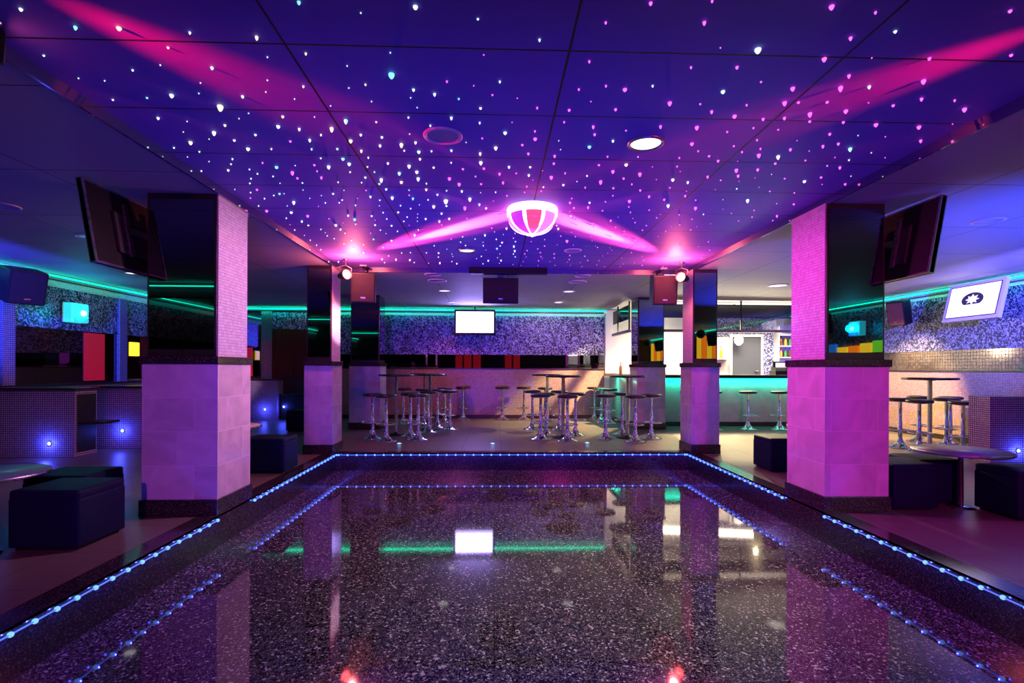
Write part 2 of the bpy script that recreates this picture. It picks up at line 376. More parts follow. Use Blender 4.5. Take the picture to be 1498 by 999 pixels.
# the corner beyond the sconce side: mirror, mosaic pilaster, small wallpaper panel over a dark curtain
MB().box(-6.9, -5.68, YB - .02, YB, 1.0, 2.56).build('mirror_panel', M_mirror, wb)
MB().box(-5.68, -5.42, YB - .05, YB, 0.0, 2.60).build('pilaster', M_mosaic_dark, wb)
MB().box(-5.42, BX0, YB - .03, YB, 2.17, 2.58).build('wallpaper_panel', M_paper, wb)

# ---- bar end of the back wall
MB().box(BX1, XR, YB - .02, YB, 0, ZC).build('white_plaster', M_wallw, wb)
MB().box(2.74, 3.02, YB - .06, YB - .02, 1.125, 2.60).box(2.70, 3.06, YB - .08, YB - .02, 2.60, 2.68).build('pilaster', M_white, wb)
MB().box(5.15, 7.0, YB - .035, YB - .02, 2.05, 2.56).box(6.72, 7.0, YB - .035, YB - .02, 0.9, 2.05).build('wallpaper_panel', M_paper, wb)

# ---- wall with the teal lamp
wl = structure(MB().box(XL - .15, XL, YR, YB, -0.3, ZC + .2).build('wall_left', M_walld))
MB().box(XL, XL + .03, YR, YB, 0.0, 0.93).build('wainscot', M_mosaic_dark, wl)
MB().box(XL, XL + .06, YR, YB, 0.93, 0.97).build('ledge', M_frame, wl)
MB().box(XL, XL + .015, YR, YB, 0.97, 1.84).build('mirror_strip', M_mirror, wl)
MB().box(XL, XL + .03, YR, YB, 1.84, 2.50).build('wallpaper_panel', M_paper, wl)
MB().box(XL, XL + .035, YR, YB, 2.50, 2.605).build('mosaic_frieze', M_mosaic, wl)
MB().box(XL, XL + .03, YR, YB, 2.62, ZC).build('cove_band', M_mosaic, wl)
MB().box(XL, XL + .05, YR, YB, 2.605, 2.62).build('cove_ledge', M_frame, wl)
for y0, y1 in ((7.60, 7.79), (9.90, 10.10), (5.2, 5.4), (2.9, 3.1)):
    MB().box(XL, XL + .07, y0, y1, 0.97, 2.50).build('pilaster', M_mosaic_dark, wl)

# ---- wall with the framed screen
wr = structure(MB().box(XR, XR + .15, YR, YB, -0.3, ZC + .2).build('wall_right', M_walld))
MB().box(XR - .03, XR, YR, 11.4, 0.09, 1.215).build('wainscot', M_mosaic_wall, wr)
MB().box(XR - .045, XR, YR, 11.4, 0.0, 0.09).build('baseboard', M_frame, wr)
MB().box(XR - .05, XR, YR, 11.4, 1.215, 1.24).build('ledge', M_frame, wr)
MB().box(XR - .015, XR, YR, 11.4, 1.24, 1.59).build('bronze_strip', M_bronze, wr)
MB().box(XR - .03, XR, YR, 11.4, 1.59, 2.57).build('wallpaper_panel', M_paper, wr)
MB().box(XR - .035, XR, YR, 11.4, 2.55, 2.605).build('mosaic_frieze', M_mosaic, wr)
MB().box(XR - .03, XR, YR, 11.4, 2.62, ZC).build('cove_band', M_mosaic, wr)
MB().box(XR - .05, XR, YR, 11.4, 2.605, 2.62).build('cove_ledge', M_frame, wr)
MB().box(XR - .04, XR, 11.4, YB, 0.0, ZC).build('white_plaster', M_wallw, wr)
structure(MB().box(XL - .1, XR + .1, YR - .15, YR, -0.3, ZC + .2).build('wall_rear', M_walld))

# ---- grey service door behind the bar
dr = structure(MB().box(5.93, 6.66, YB - .06, YB - .02, 0.0, 2.05, 0.004).build('door_1', M_grey))
MB().box(5.87, 5.93, YB - .075, YB - .02, 0.0, 2.11).box(6.66, 6.72, YB - .075, YB - .02, 0.0, 2.11).box(5.93, 6.66, YB - .075, YB - .02, 2.05, 2.11).build('door_frame', M_white, dr)
MB().box(6.50, 6.60, YB - .075, YB - .06, 1.17, 1.21, 0.005).tube([(6.52, YB - .075, 1.19), (6.52, YB - .11, 1.19), (6.60, YB - .11, 1.19)], 0.009).build('door_handle', M_steel, dr)

# ================================================================ pillars
def pillar(x0, x1, y0, y1, label, inner, tile_h=1.27):
    """tiled below, a granite ledge, mirrors above and pale mosaic on the face towards the dance floor"""
    cx, cy_ = (x0 + x1) / 2, (y0 + y1) / 2
    t = thing('mirrored_pillar', label, 'pillar', (cx, cy_, 0))
    MB().box(x0 - .012, x1 + .012, y0 - .02, y1 + .02, 0.0, 0.135, 0.004).build('plinth', M_granite, t, True)
    MB().box(x0, x1, y0, y1, 0.135, tile_h, 0.003).build('tile_cladding', M_clad, t, True)
    MB().box(x0 - .012, x1 + .012, y0 - .022, y1 + .022, tile_h, tile_h + .066, 0.003).build('granite_ledge', M_granite, t, True)
    u0, u1, v0, v1, z0, z1 = x0 + .025, x1 - .025, y0 + .025, y1 - .025, tile_h + .066, ZC
    MB().box(u0, u1, v0, v1, z0, z1, 0.004).build('trim_core', M_frame, t, True)
    MB().box(u0 + .02, u1 - .02, v0 - .006, v0, z0 + .06, z1 - .05).build('mirror_face', M_mirror, t, True)
    MB().box(u0 + .02, u1 - .02, v1, v1 + .006, z0 + .06, z1 - .05).build('mirror_face', M_mirror, t, True)
    zt = 2.66
    if inner > 0:
        MB().box(u1, u1 + .008, v0 + .012, v1 - .012, z0, zt).build('mosaic_face', M_mosaic, t, True)
        MB().box(u1, u1 + .010, v0 + .004, v1 - .004, zt, ZC).build('top_band', M_clad, t, True)
        MB().box(u0 - .006, u0, v0 + .02, v1 - .02, z0 + .06, z1 - .05).build('mirror_face', M_mirror, t, True)
    elif inner == 0:
        for q in ((u0 - .006, u0), (u1, u1 + .006)): MB().box(*q, v0 + .02, v1 - .02, z0 + .06, z1 - .05).build('mirror_face', M_mirror, t, True)
    else:
        MB().box(u0 - .008, u0, v0 + .012, v1 - .012, z0, zt).build('mosaic_face', M_mosaic, t, True)
        MB().box(u0 - .010, u0, v0 + .004, v1 - .004, zt, ZC).build('top_band', M_clad, t, True)
        MB().box(u1, u1 + .006, v0 + .02, v1 - .02, z0 + .06, z1 - .05).build('mirror_face', M_mirror, t, True)
    return t
pillar(-2.95, -2.325, 4.47, 5.06, 'large mirrored pillar with pale pink mosaic flank, beside the green round table', 1)
pillar(2.885, 3.46, 4.48, 5.07, 'large mirrored pillar with vivid magenta tiles and mosaic, in front of the framed wall screen', -1)
pillar(-2.73, -2.325, 7.58, 8.04, 'slim mirrored pillar with white-glowing mosaic, on the dance floor corner opposite the bar', 1)
pillar(2.885, 3.30, 7.58, 8.04, 'slim mirrored pillar reflecting orange light, on the dance floor corner in front of the bar', -1)
pillar(-2.93, -2.31, 10.62, 11.2, 'dim mirrored pillar behind the high tables, away from the bar', 0)
pillar(2.91, 3.50, 10.62, 11.2, 'mirrored pillar standing in the corner of the bar counter behind a high table', 0)

# ================================================================ blue light strips round the sunken floor
def led_strip(a, b, nrm, label, power):
    a, b = Vector(a), Vector(b); d = b - a; L = d.length; n = max(2, round(L / 0.131)); off = Vector(nrm) * 0.010
    t = thing('light_strip', label, 'light strip', a, group='blue light strips round the dance floor')
    MB().tube([Vector((0, 0, 0)) + off, d + off], 0.0045, 8).build('lit_cable', M_ledcable, t)
    for i in range(n + 1):
        p = d * (i / n) + off
        led = MB().lathe([(0, -.015), (0.011, -.009), (0.0145, 0), (0.011, .009), (0, .015)], 12, Matrix.Translation(p)).build('led', M_led, t)
        light('POINT', 'led_glow', a + p + Vector(nrm) * 0.02, (0.04, 0.05, 1.0), power * L / n, None, 0.004)
LZ = -0.03
PW = 3.0
led_strip((PX0 + .02, 2.3, LZ), (PX0 + .02, 4.43, LZ), (1, 0, 0), 'blue light strip on the step in front of the pale pink mosaic pillar', PW)
led_strip((PX0 + .02, 5.10, LZ), (PX0 + .02, 7.69, LZ), (1, 0, 0), 'short blue light strip between the two pillars opposite the bar', PW)
led_strip((PX0 + .06, PY1 - .02, LZ), (PX1 - .06, PY1 - .02, LZ), (0, -1, 0), 'long straight blue light strip along the far step, below the bar stools', PW)
led_strip((PX1 - .02, 5.11, LZ), (PX1 - .02, 7.69, LZ), (-1, 0, 0), 'blue light strip between the magenta pillar and the bar corner pillar', PW)
led_strip((PX1 - .02, 2.45, LZ), (PX1 - .02, 4.44, LZ), (-1, 0, 0), 'blue light strip on the step in front of the magenta pillar', PW)

# ================================================================ green rope light in the coves
def rope(a, b, label, face, power):
    a, b = Vector(a), Vector(b); d = b - a; L = d.length
    t = MB().tube([a, b], 0.014, 10).build('rope_light', M_rope); tag(t, label, 'rope light', 'green cove rope lights')
    o = light('AREA', 'rope_glow', (a + b) / 2 + Vector(face) * 0.022, TEAL, power * L, None, L, 0.015)
    z = (Vector(face) * 1.0 + Vector((0, 0, 0.0))).normalized(); x = d.normalized(); y = z.cross(x).normalized()
    o.matrix_world = Matrix(((x.x, y.x, z.x, o.location.x), (x.y, y.y, z.y, o.location.y), (x.z, y.z, z.z, o.location.z), (0, 0, 0, 1)))
rope((-6.9, YB - .10, 2.66), (BX1, YB - .10, 2.66), 'green rope light glowing along the cove of the back wall behind the screen', (0, -1, 0), 3.0)
rope((XL + .10, YR + .1, 2.66), (XL + .10, YB - .1, 2.66), 'green rope light glowing along the cove above the teal wall lamp', (1, 0, 0), 1.2)
rope((XR - .10, YR + .1, 2.66), (XR - .10, 11.4, 2.66), 'green rope light glowing along the cove above the framed wall screen', (-1, 0, 0), 3.0)

structure(MB().box(-6.3, -4.5, -.50, -.28, 2.46, ZC).build('trim_7', M_walld))
rope((-6.25, -.24, 2.64), (-4.55, -.24, 2.64), 'short green rope light on the soffit reflected in the pale pink pillar mirror', (0, 1, 0), 1.0)

# ================================================================ half ball of coloured lenses on the starry ceiling
BALL = (0.35, 4.97, ZS)
ball = thing('half_ball_light', 'glowing pink half ball disco light with radial lenses under the starry ceiling', 'disco light', BALL)
MB().lathe([(0.10, 0), (0.235, -.004), (0.243, -.02), (0.240, -.075), (0.228, -.080), (0.10, -.06)], 48).build('collar', M_domerib, ball)
NG = 8
def dome_pt(t, r=0.232, dz=0.172):      # t from the collar (0) to the tip (1)
    return r * math.cos(t * PI / 2) ** 1.0, -0.078 - dz * math.sin(t * PI / 2)
for k in range(NG):
    a0, a1 = 2 * PI * (k + .1) / NG + PI / 8, 2 * PI * (k + .9) / NG + PI / 8
    am = (a0 + a1) / 2; c = (math.cos(am), math.sin(am))
    mt = M_domered if c[1] < -.8 else (M_domeviolet if (c[0] < -.4 and c[1] < 0) else M_domepink)
    MB().lathe([dome_pt(i / 10 * .97) for i in range(11)], 4, a0=a0, a1=a1).build('lens', mt, ball)
    ar = 2 * PI * k / NG + PI / 8
    MB().tube([(dome_pt(i / 12)[0] * math.cos(ar) * 1.01, dome_pt(i / 12)[0] * math.sin(ar) * 1.01, dome_pt(i / 12)[1]) for i in range(13)], 0.0075, 8).build('rib', M_domerib, ball)
MB().lathe([(0, -.275), (0.014, -.270), (0.022, -.257), (0.020, -.240), (0, -.236)], 16).build('tip', M_domerib, ball)
light('SPOT', 'ball_glow', (BALL[0] - .28, BALL[1], ZS - .26), (1.0, 0.36, 0.75), 330, (-2.33, 4.76, 1.4), 0.06, spot=72, blend=0.9)
light('SPOT', 'ball_glow', (BALL[0] + .28, BALL[1], ZS - .26), (1.0, 0.05, 0.68), 330, (2.9, 4.76, 1.4), 0.06, spot=74, blend=0.9)
light('SPOT', 'ball_glow', (BALL[0], BALL[1] + .1, ZS - .38), (1.0, 0.30, 0.62), 30, (BALL[0], BALL[1] + .3, 0), 0.06, spot=140, blend=0.9)
light('SPOT', 'ball_glow', (BALL[0] - .25, BALL[1] + .1, ZS - .30), (1.0, 0.55, 0.85), 4500, (-2.33, 7.82, 1.90), 0.04, spot=10, blend=0.9)
light('POINT', 'ball_glow', (BALL[0], BALL[1], ZS - .36), (1.0, 0.03, 0.50), 4, None, 0.06)

# ================================================================ red pin spots that rake the ceiling towards the half ball
def pin_spot(loc, label, bracket_to):
    t = thing('pin_spot', label, 'spotlight', loc, group='red pin spots aimed at the half ball')
    d = (Vector((BALL[0], BALL[1], 2.62)) - Vector(loc)); d.normalize()
    q = d.to_track_quat('Z', 'Y').to_matrix().to_4x4()
    hs = MB().lathe([(0, -.16), (0.045, -.15), (0.055, -.06), (0.075, 0.0), (0.078, .04), (0.070, .045), (0.066, .01), (0, .008)], 24, q).build('lamp_housing', M_black, t)
    MB().lathe([(0.066, .02), (0.05, .034), (0.025, .042), (0, .044)], 24, q).build('lens', M_redlens, hs)
    side = d.cross(Vector((0, 0, 1))).normalized()
    top = Vector((0, 0, bracket_to - loc[2]))
    MB().tube([side * .088, side * .088 + Vector((0, 0, .10)), top * 1 + Vector((0, 0, -.012)) if top.z < .13 else Vector((0, 0, .13)), -side * .088 + Vector((0, 0, .10)), -side * .088], 0.007, 8).build('yoke', M_steel, t)
    MB().lathe([(0, 0), (0.035, 0), (0.035, -.012), (0.012, -.02), (0.012, min(-.02, .12 - top.z)), (0, min(-.02, .12 - top.z))], 16, Matrix.Translation(top)).build('ceiling_plate', M_steel, t)
    return t, d
PIN = ((-2.10, 7.42, 2.55), (2.66, 7.38, 2.55))
pin_spot(PIN[0], 'red glowing pin spot beside the white-glowing mosaic pillar', ZS)
pin_spot(PIN[1], 'red glowing pin spot beside the pillar in front of the bar', ZS)
pin_spot((-2.21, 2.36, 2.66), 'red pin spot cut off at the edge of the picture under the starry ceiling', ZS)
for p, col, e, ang in ((PIN[0], (1.0, 0.34, 0.42), 22000, 7.5), (PIN[1], (1.0, 0.30, 0.38), 20000, 7.5), ((-2.25, 1.7, 2.62), (1.0, 0.0, 0.04), 820, 26), ((2.85, 1.7, 2.62), (1.0, 0.0, 0.05), 820, 26)):
    v = Vector((BALL[0] - p[0], BALL[1] - p[1], 0)).normalized()
    if ang < 10: light('SPOT', 'pin_beam', Vector(p) + v * 0.10, (1.0, 0.06, 0.16), 4600, (BALL[0], BALL[1], 2.95), 0.03, spot=19, blend=1.0)
    light('SPOT', 'pin_beam', Vector(p) + v * 0.10, col, e, (BALL[0], BALL[1], 2.86 if ang < 10 else 2.76), 0.03, spot=ang, blend=1.0)
light('POINT', 'pin_spill', Vector(PIN[0]) + Vector((.16, -.20, .05)), (1, 0.16, 0.16), 80, None, 0.05)
light('POINT', 'pin_spill', Vector(PIN[1]) + Vector((-.16, -.20, .05)), (1, 0.13, 0.15), 80, None, 0.05)

# ================================================================ ceiling downlights
def downlight(loc, r, mat, label, group, rim=M_steel):
    t = thing('downlight', label, 'ceiling light', loc, group=group)
    MB().lathe([(r, 0), (r, -.008), (r * .90, -.014), (r * .80, -.004), (r * .80, 0.0)], 36).build('trim_ring', rim, t)
    MB().lathe([(r * .82, -.003), (r * .5, -.006), (0, -.007)], 36).build('glass', mat, t)
    return t
M_rimpink = plain('white_enamel', (0.75, 0.72, 0.75), 0.3)
G1 = 'round downlights in the starry ceiling'
downlight((-.346, 3.44, ZS), .128, M_lampoff, 'large unlit downlight with pale rim in the starry ceiling, in front of the half ball', G1, M_rimpink)
downlight((1.012, 3.50, ZS), .122, M_lampw, 'large lit white downlight in the starry ceiling', G1)
downlight((-.369, 6.79, ZS), .115, M_lampwarm, 'small lit downlight in the starry ceiling behind the half ball', G1)
downlight((1.00, 6.72, ZS), .115, M_lampoff, 'small unlit downlight in the starry ceiling behind the half ball', G1, M_rimpink)
G2 = 'round downlights in the lower ceiling'
for x, y, r, mt, lb in ((-.985, 8.23, .13, M_lampoff, 'unlit downlight by the hanging speaker, on the side of the screen'), (-.975, 8.80, .16, M_lampoff, 'unlit larger downlight just behind the first one, above the high tables'),
        (-.96, 9.95, .12, M_lampw, 'lit downlight over the tables on the screen side, third back from the starry ceiling'), (-.95, 11.7, .10, M_lampw, 'lit downlight close to the back wall, above the wall screen'),
        (1.374, 8.21, .13, M_lampoff, 'unlit downlight by the hanging speaker, on the bar side'), (1.39, 8.80, .16, M_lampoff, 'unlit larger downlight behind it on the bar side of the speaker'),
        (1.40, 9.90, .12, M_lampw, 'lit downlight third back from the starry ceiling, on the bar side'), (1.405, 11.56, .10, M_lampwarm, 'lit warm downlight close to the back wall, on the bar side'),
        (2.59, 8.30, .13, M_lampw, 'lit white downlight beside the red pin spot and dark speaker'), (4.94, 8.99, .17, M_lampwarm, 'lit warm downlight in front of the bar canopy'),
        (4.83, 4.97, .135, M_lampoff, 'unlit downlight above the cube stools by the magenta pillar'), (-4.49, 4.92, .13, M_lampoff, 'unlit downlight at the picture edge above the round table'),
        (-4.58, 6.05, .13, M_lampoff, 'unlit downlight beside the tilted television on the teal lamp side'), (-5.68, 8.36, .10, M_lampw, 'small lit downlight beyond the tilted television on the teal lamp side')):
    downlight((x, y, ZC), r, mt, lb, G2, M_rimpink)
light('SPOT', 'downlight_and_fill_beam', (4.94, 8.99, ZC - .03), (1.0, 0.68, 0.34), 120, (4.9, 9.0, 0), 0.1, spot=80, blend=0.7)
light('SPOT', 'downlight_and_fill_beam', (6.8, 9.1, ZC - .03), (1.0, 0.66, 0.30), 1700, (7.9, 9.9, 0.3), 0.1, spot=68, blend=0.7)
light('SPOT', 'downlight_and_fill_beam', (1.012, 3.50, ZS - .03), (1.0, 0.84, 0.70), 260, (0.6, 3.8, 0), 0.1, spot=84, blend=0.7)
light('SPOT', 'downlight_and_fill_beam', (-.369, 6.79, ZS - .03), (1.0, 0.80, 0.65), 14, (-.369, 6.79, 0), 0.1, spot=100, blend=0.7)
light('SPOT', 'downlight_and_fill_beam', (-.95, 11.3, ZC - .03), (1.0, 0.16, 0.24), 110, (-.95, 12.8, 0.2), 0.1, spot=84, blend=0.7)  # red fill added for the wainscot; the downlight itself is white
light('SPOT', 'downlight_and_fill_beam', (1.40, 11.2, ZC - .03), (0.95, 0.70, 0.85), 55, (1.7, 12.9, 1.2), 0.1, spot=120, blend=0.7)

# ================================================================ star lights
STAR_P = '-158,412,4 -222,515,4 -188,530,4 26,345,4 44,413,4 -30,432,4 -37,420,4 -29,495,4 85,619,4 126,324,4 132,348,4 90,399,4 85,421,4 112,403,4 121,469,4 188,486,4 160,277,4 164,292,4 143,309,4 186,304,4 205,300,4 185,275,4 235,316,4 186,364,4 183,392,4 70,282,4 99,295,4 140,214,4 160,250,4 224,267,4 272,295,4 264,318,4 -138,356,3 -159,425,3 -136,397,3 -139,422,3 -204,454,3 18,355,3 23,369,3 42,372,3 43,386,3 3,408,3 6,427,3 -9,398,3 -25,400,3 -12,432,3 68,476,3 74,492,3 61,326,3 64,337,3 103,324,3 152,368,3 77,388,3 102,414,3 99,437,3 123,441,3 167,407,3 135,456,3 151,464,3 166,453,3 87,489,3 118,532,3 105,556,3 165,612,3 172,292,3 162,312,3 174,310,3 188,291,3 192,314,3 213,314,3 182,264,3 162,376,3 203,354,3 206,379,3 222,348,3 215,330,3 230,344,3 258,384,3 257,405,3 286,419,3 190,404,3 199,391,3 274,472,3 278,508,3 64,215,3 91,226,3 43,306,3 70,304,3 127,304,3 162,234,3 217,214,3 248,244,3 211,248,3 121,259,3 238,285,3 228,293,3 281,337,3 -173,394,2 -138,409,2 -220,477,2 -170,540,2 -111,452,2 -76,463,2 -57,558,2 -141,596,2 -132,648,2 -161,703,2 -9,346,2 25,334,2 54,405,2 16,407,2 -16,415,2 39,447,2 25,451,2 26,436,2 10,460,2 68,465,2 1,520,2 -29,532,2 -4,568,2 -52,618,2 75,598,2 78,692,2 81,717,2 54,664,2 59,685,2 62,709,2 61,737,2 41,674,2 39,694,2 61,648,2 100,700,2 103,726,2 83,331,2 141,360,2 132,372,2 136,388,2 80,372,2 112,427,2 75,436,2 146,434,2 103,456,2 100,473,2 125,487,2 131,504,2 147,496,2 180,465,2 199,524,2 181,510,2 194,545,2 162,521,2 103,500,2 129,558,2 102,544,2 87,553,2 83,534,2 145,539,2 160,550,2 161,568,2 142,573,2 145,586,2 188,572,2 213,564,2 254,616,2 274,660,2 282,706,2 133,599,2 128,652,2 92,600,2 121,704,2 130,732,2 178,679,2 208,727,2 216,763,2 226,634,2 140,272,2 144,296,2 148,330,2 162,324,2 179,326,2 173,341,2 162,351,2 172,360,2 182,354,2 225,373,2 247,382,2 181,415,2 234,439,2 230,409,2 257,442,2 230,503,2 247,492,2 256,514,2 249,528,2 283,525,2 -26,278,2 -2,291,2 24,304,2 48,228,2 89,213,2 46,257,2 98,260,2 45,283,2 59,279,2 117,296,2 42,321,2 161,217,2 258,286,2 -219,565,1 -167,499,1 -124,474,1 -124,543,1 -160,555,1 -154,585,1 -92,561,1 36,401,1 30,421,1 -2,476,1 76,640,1 88,769,1 78,743,1 65,721,1 63,772,1 42,714,1 40,746,1 38,774,1 43,627,1 103,744,1 111,769,1 85,581,1 96,642,1 72,505,1 68,540,1 -12,674,1 142,398,1 118,390,1 129,416,1 163,442,1 162,509,1 123,521,1 139,525,1 153,603,1 215,552,1 225,540,1 281,728,1 252,641,1 117,569,1 110,598,1 115,619,1 124,645,1 145,702,1 148,685,1 122,748,1 129,776,1 146,733,1 149,764,1 163,776,1 144,654,1 149,666,1 200,746,1 198,701,1 174,714,1 186,754,1 186,773,1 249,769,1 226,677,1 187,596,1 216,595,1 256,678,1 186,640,1 210,684,1 188,553,1 212,291,1 200,341,1 218,357,1 243,367,1 268,421,1 197,417,1 206,409,1 186,437,1 220,430,1 216,490,1 177,377,1 -6,254,1 -12,282,1 12,294,1 10,323,1 54,296,1 106,244,1 183,249,1 254,333,1 282,314,1 279,366,1'
STAR_W = '-45,475,5 -160,309,5 -54,272,5 124,244,5 -182,344,4 -206,360,4 -172,369,4 -137,334,4 -166,402,4 -104,335,4 -126,399,4 -185,486,4 -200,519,4 -97,353,4 -111,384,4 -109,393,4 -92,424,4 -64,357,4 -54,369,4 -65,395,4 -75,410,4 -77,430,4 -61,407,4 -62,421,4 -92,469,4 -58,493,4 -144,540,4 -170,563,4 6,337,4 0,360,4 -11,386,4 -23,469,4 64,356,4 97,386,4 142,415,4 160,480,4 124,282,4 201,366,4 243,351,4 249,414,4 226,462,4 -169,240,4 -181,298,4 -34,221,4 -92,324,4 -170,334,3 -175,356,3 -157,347,3 -125,337,3 -206,410,3 -189,464,3 -124,353,3 -201,550,3 -200,566,3 -142,462,3 -88,344,3 -110,367,3 -94,369,3 -75,347,3 -79,360,3 -104,421,3 -80,391,3 -96,435,3 -54,354,3 -55,382,3 -59,447,3 -47,398,3 -93,448,3 -74,471,3 -95,514,3 -46,492,3 -53,516,3 -47,533,3 -71,535,3 -51,460,3 -58,543,3 -111,468,3 -124,528,3 -128,561,3 -111,563,3 -144,623,3 -124,629,3 -170,580,3 -147,527,3 -174,696,3 -139,737,3 -158,736,3 -120,739,3 -75,694,3 -80,758,3 -92,600,3 -225,758,3 -31,366,3 -11,370,3 10,394,3 26,394,3 26,410,3 -29,450,3 -15,485,3 -9,497,3 56,431,3 12,567,3 -12,597,3 8,632,3 2,664,3 8,737,3 -10,739,3 -56,763,3 23,650,3 25,675,3 68,565,3 78,346,3 156,420,3 86,476,3 200,274,3 -202,229,3 -188,240,3 -110,244,3 -144,270,3 -206,326,3 -142,298,3 -129,321,3 -82,220,3 -45,287,3 -34,291,3 -9,306,3 -27,318,3 179,229,3 -223,370,2 -209,376,2 -156,369,2 -192,388,2 -198,398,2 -189,408,2 -197,428,2 -203,439,2 -187,417,2 -177,422,2 -196,469,2 -208,478,2 -213,462,2 -223,500,2 -128,368,2 -114,345,2 -127,384,2 -159,436,2 -213,540,2 -222,586,2 -221,632,2 -222,657,2 -225,682,2 -192,582,2 -194,610,2 -190,623,2 -157,488,2 -228,413,2 -92,381,2 -97,399,2 -94,409,2 -110,433,2 -64,368,2 -57,433,2 -45,368,2 -41,329,2 -74,450,2 -61,475,2 -81,502,2 -89,493,2 -42,450,2 -89,530,2 -95,546,2 -105,478,2 -110,516,2 -111,538,2 -127,582,2 -109,586,2 -148,559,2 -170,597,2 -172,631,2 -180,671,2 -186,649,2 -163,652,2 -160,762,2 -145,716,2 -124,697,2 -112,694,2 -117,759,2 -91,694,2 -78,720,2 -76,653,2 -85,579,2 -142,666,2 -139,479,2 -144,487,2 -131,494,2 -113,410,2 -129,433,2 -33,388,2 0,452,2 40,437,2 -24,617,2 -38,607,2 -42,633,2 -37,650,2 1,617,2 6,650,2 -19,712,2 -18,763,2 -15,650,2 -62,749,2 24,627,2 24,695,2 27,713,2 65,554,2 75,519,2 72,410,2 204,507,2 203,434,2 256,371,2 -221,263,2 -139,242,2 -156,254,2 -186,274,2 -218,305,2 -197,302,2 -92,256,2 -104,286,2 -8,228,2 20,241,2 -70,283,2 -21,296,2 2,277,2 -53,319,2 -74,326,2 -10,324,2 84,278,2 -202,345,1 -191,355,1 -223,386,1 -212,394,1 -185,464,1 -178,438,1 -223,455,1 -165,454,1 -196,499,1 -220,610,1 -192,597,1 -167,476,1 -151,399,1 -154,468,1 -56,342,1 -71,490,1 -77,520,1 -79,532,1 -81,545,1 -109,495,1 -124,597,1 -97,764,1 -62,672,1 -130,453,1 -20,353,1 -13,454,1 42,348,1 45,362,1 6,697,1 3,720,1 6,759,1 -15,633,1 -58,700,1 -58,715,1 21,611,1 26,768,1 -26,729,1 -1,584,1 9,595,1 22,589,1 66,423,1 58,616,1 102,372,1 263,358,1 235,332,1 215,401,1 258,472,1 279,402,1 204,463,1 -169,269,1 -220,283,1 -208,285,1 -191,330,1 -158,285,1 -165,296,1 -148,318,1 -157,325,1 -112,260,1 -121,281,1 -127,293,1 -114,300,1 -58,226,1 -51,254,1 -75,266,1 -80,287,1 -71,301,1 -48,296,1 -46,307,1 -96,307,1 -110,321,1'
def star_mesh(name, mat, r):
    mb = MB(); mb.lathe([(0.35, 0.0), (0.95, -.25), (1.0, -.6), (0.75, -1.25), (0.35, -1.75), (0, -1.95)], 10, Matrix.Diagonal((r, r, r, 1)))
    me = bpy.data.meshes.new(name); mb.bm.to_mesh(me); mb.bm.free(); me.materials.append(mat); return me
RAD = {1: .0034, 2: .0051, 3: .0074, 4: .0108, 5: .0155}
ALLM = {k: {q: star_mesh('star_light', mt, r) for q, r in RAD.items()} for k, mt in (('w', M_star_w), ('y', M_star_y), ('t', M_star_t), ('p', M_star_p))}
stars = []
for s_, mt, k in ((STAR_W, M_star_w, 'w'), (STAR_P, M_star_p, 'p')):
    for n_, it in enumerate(s_.split()):
        a, b, q = map(int, it.split(',')); x, y = a / 100, b / 100
        if k != 'p': k = 'y' if n_ % 4 == 1 else ('t' if n_ % 6 == 2 else 'w')
        meshes = ALLM[k]
        stars.append((RAD[q] / math.hypot(x, y, 1.5) * (0.6 + 0.4 * min(1.0, y / 6)), x, y, q, k, meshes[q]))
stars.sort(key=lambda s: -s[0])
LBL = {'w': 'tiny white-green fibre optic star glowing in the dark blue starry ceiling', 'y': 'tiny pale yellow fibre optic star glowing in the dark blue starry ceiling', 't': 'tiny teal fibre optic star glowing in the dark blue starry ceiling', 'p': 'tiny pink fibre optic star glowing in the dark blue starry ceiling'}
GRP = {'w': 'white-green stars in the starry ceiling', 'y': 'pale yellow stars in the starry ceiling', 't': 'teal stars in the starry ceiling', 'p': 'pink stars in the starry ceiling'}
rest = {'w': bmesh.new(), 'p': bmesh.new()}
for i, (_, x, y, q, k, me) in enumerate(stars):
    sc = 0.75 + 0.5 * min(1.4, y / 5.0)
    if i < 300:
        o = bpy.data.objects.new('star_light', me); C.objects.link(o); o.location = (x, y, ZS - .001); o.scale = (sc, sc, sc * random.uniform(.8, 1.5))
        tag(o, LBL[k], 'star light', GRP[k])
    else:
        t = bmesh.new(); t.from_mesh(me); bmesh.ops.transform(t, matrix=T(x, y, ZS - .001) @ Matrix.Diagonal((sc, sc, sc, 1)), verts=t.verts[:])
        m2 = bpy.data.meshes.new('tmp'); t.to_mesh(m2); t.free(); rest['p' if k == 'p' else 'w'].from_mesh(m2); bpy.data.meshes.remove(m2)
me = bpy.data.meshes.new('star_glitter'); n_w = len(rest['w'].faces)
m2 = bpy.data.meshes.new('tmp'); rest['p'].to_mesh(m2); rest['w'].from_mesh(m2); bpy.data.meshes.remove(m2)
rest['w'].faces.ensure_lookup_table()
for i, f in enumerate(rest['w'].faces): f.material_index = 0 if i < n_w else 1
rest['w'].to_mesh(me); me.materials.append(M_star_w); me.materials.append(M_star_p)
o = bpy.data.objects.new('star_glitter', me); C.objects.link(o)
tag(o, 'the faintest of the fibre optic stars strewn over the starry ceiling', 'star lights'); o['kind'] = 'stuff'

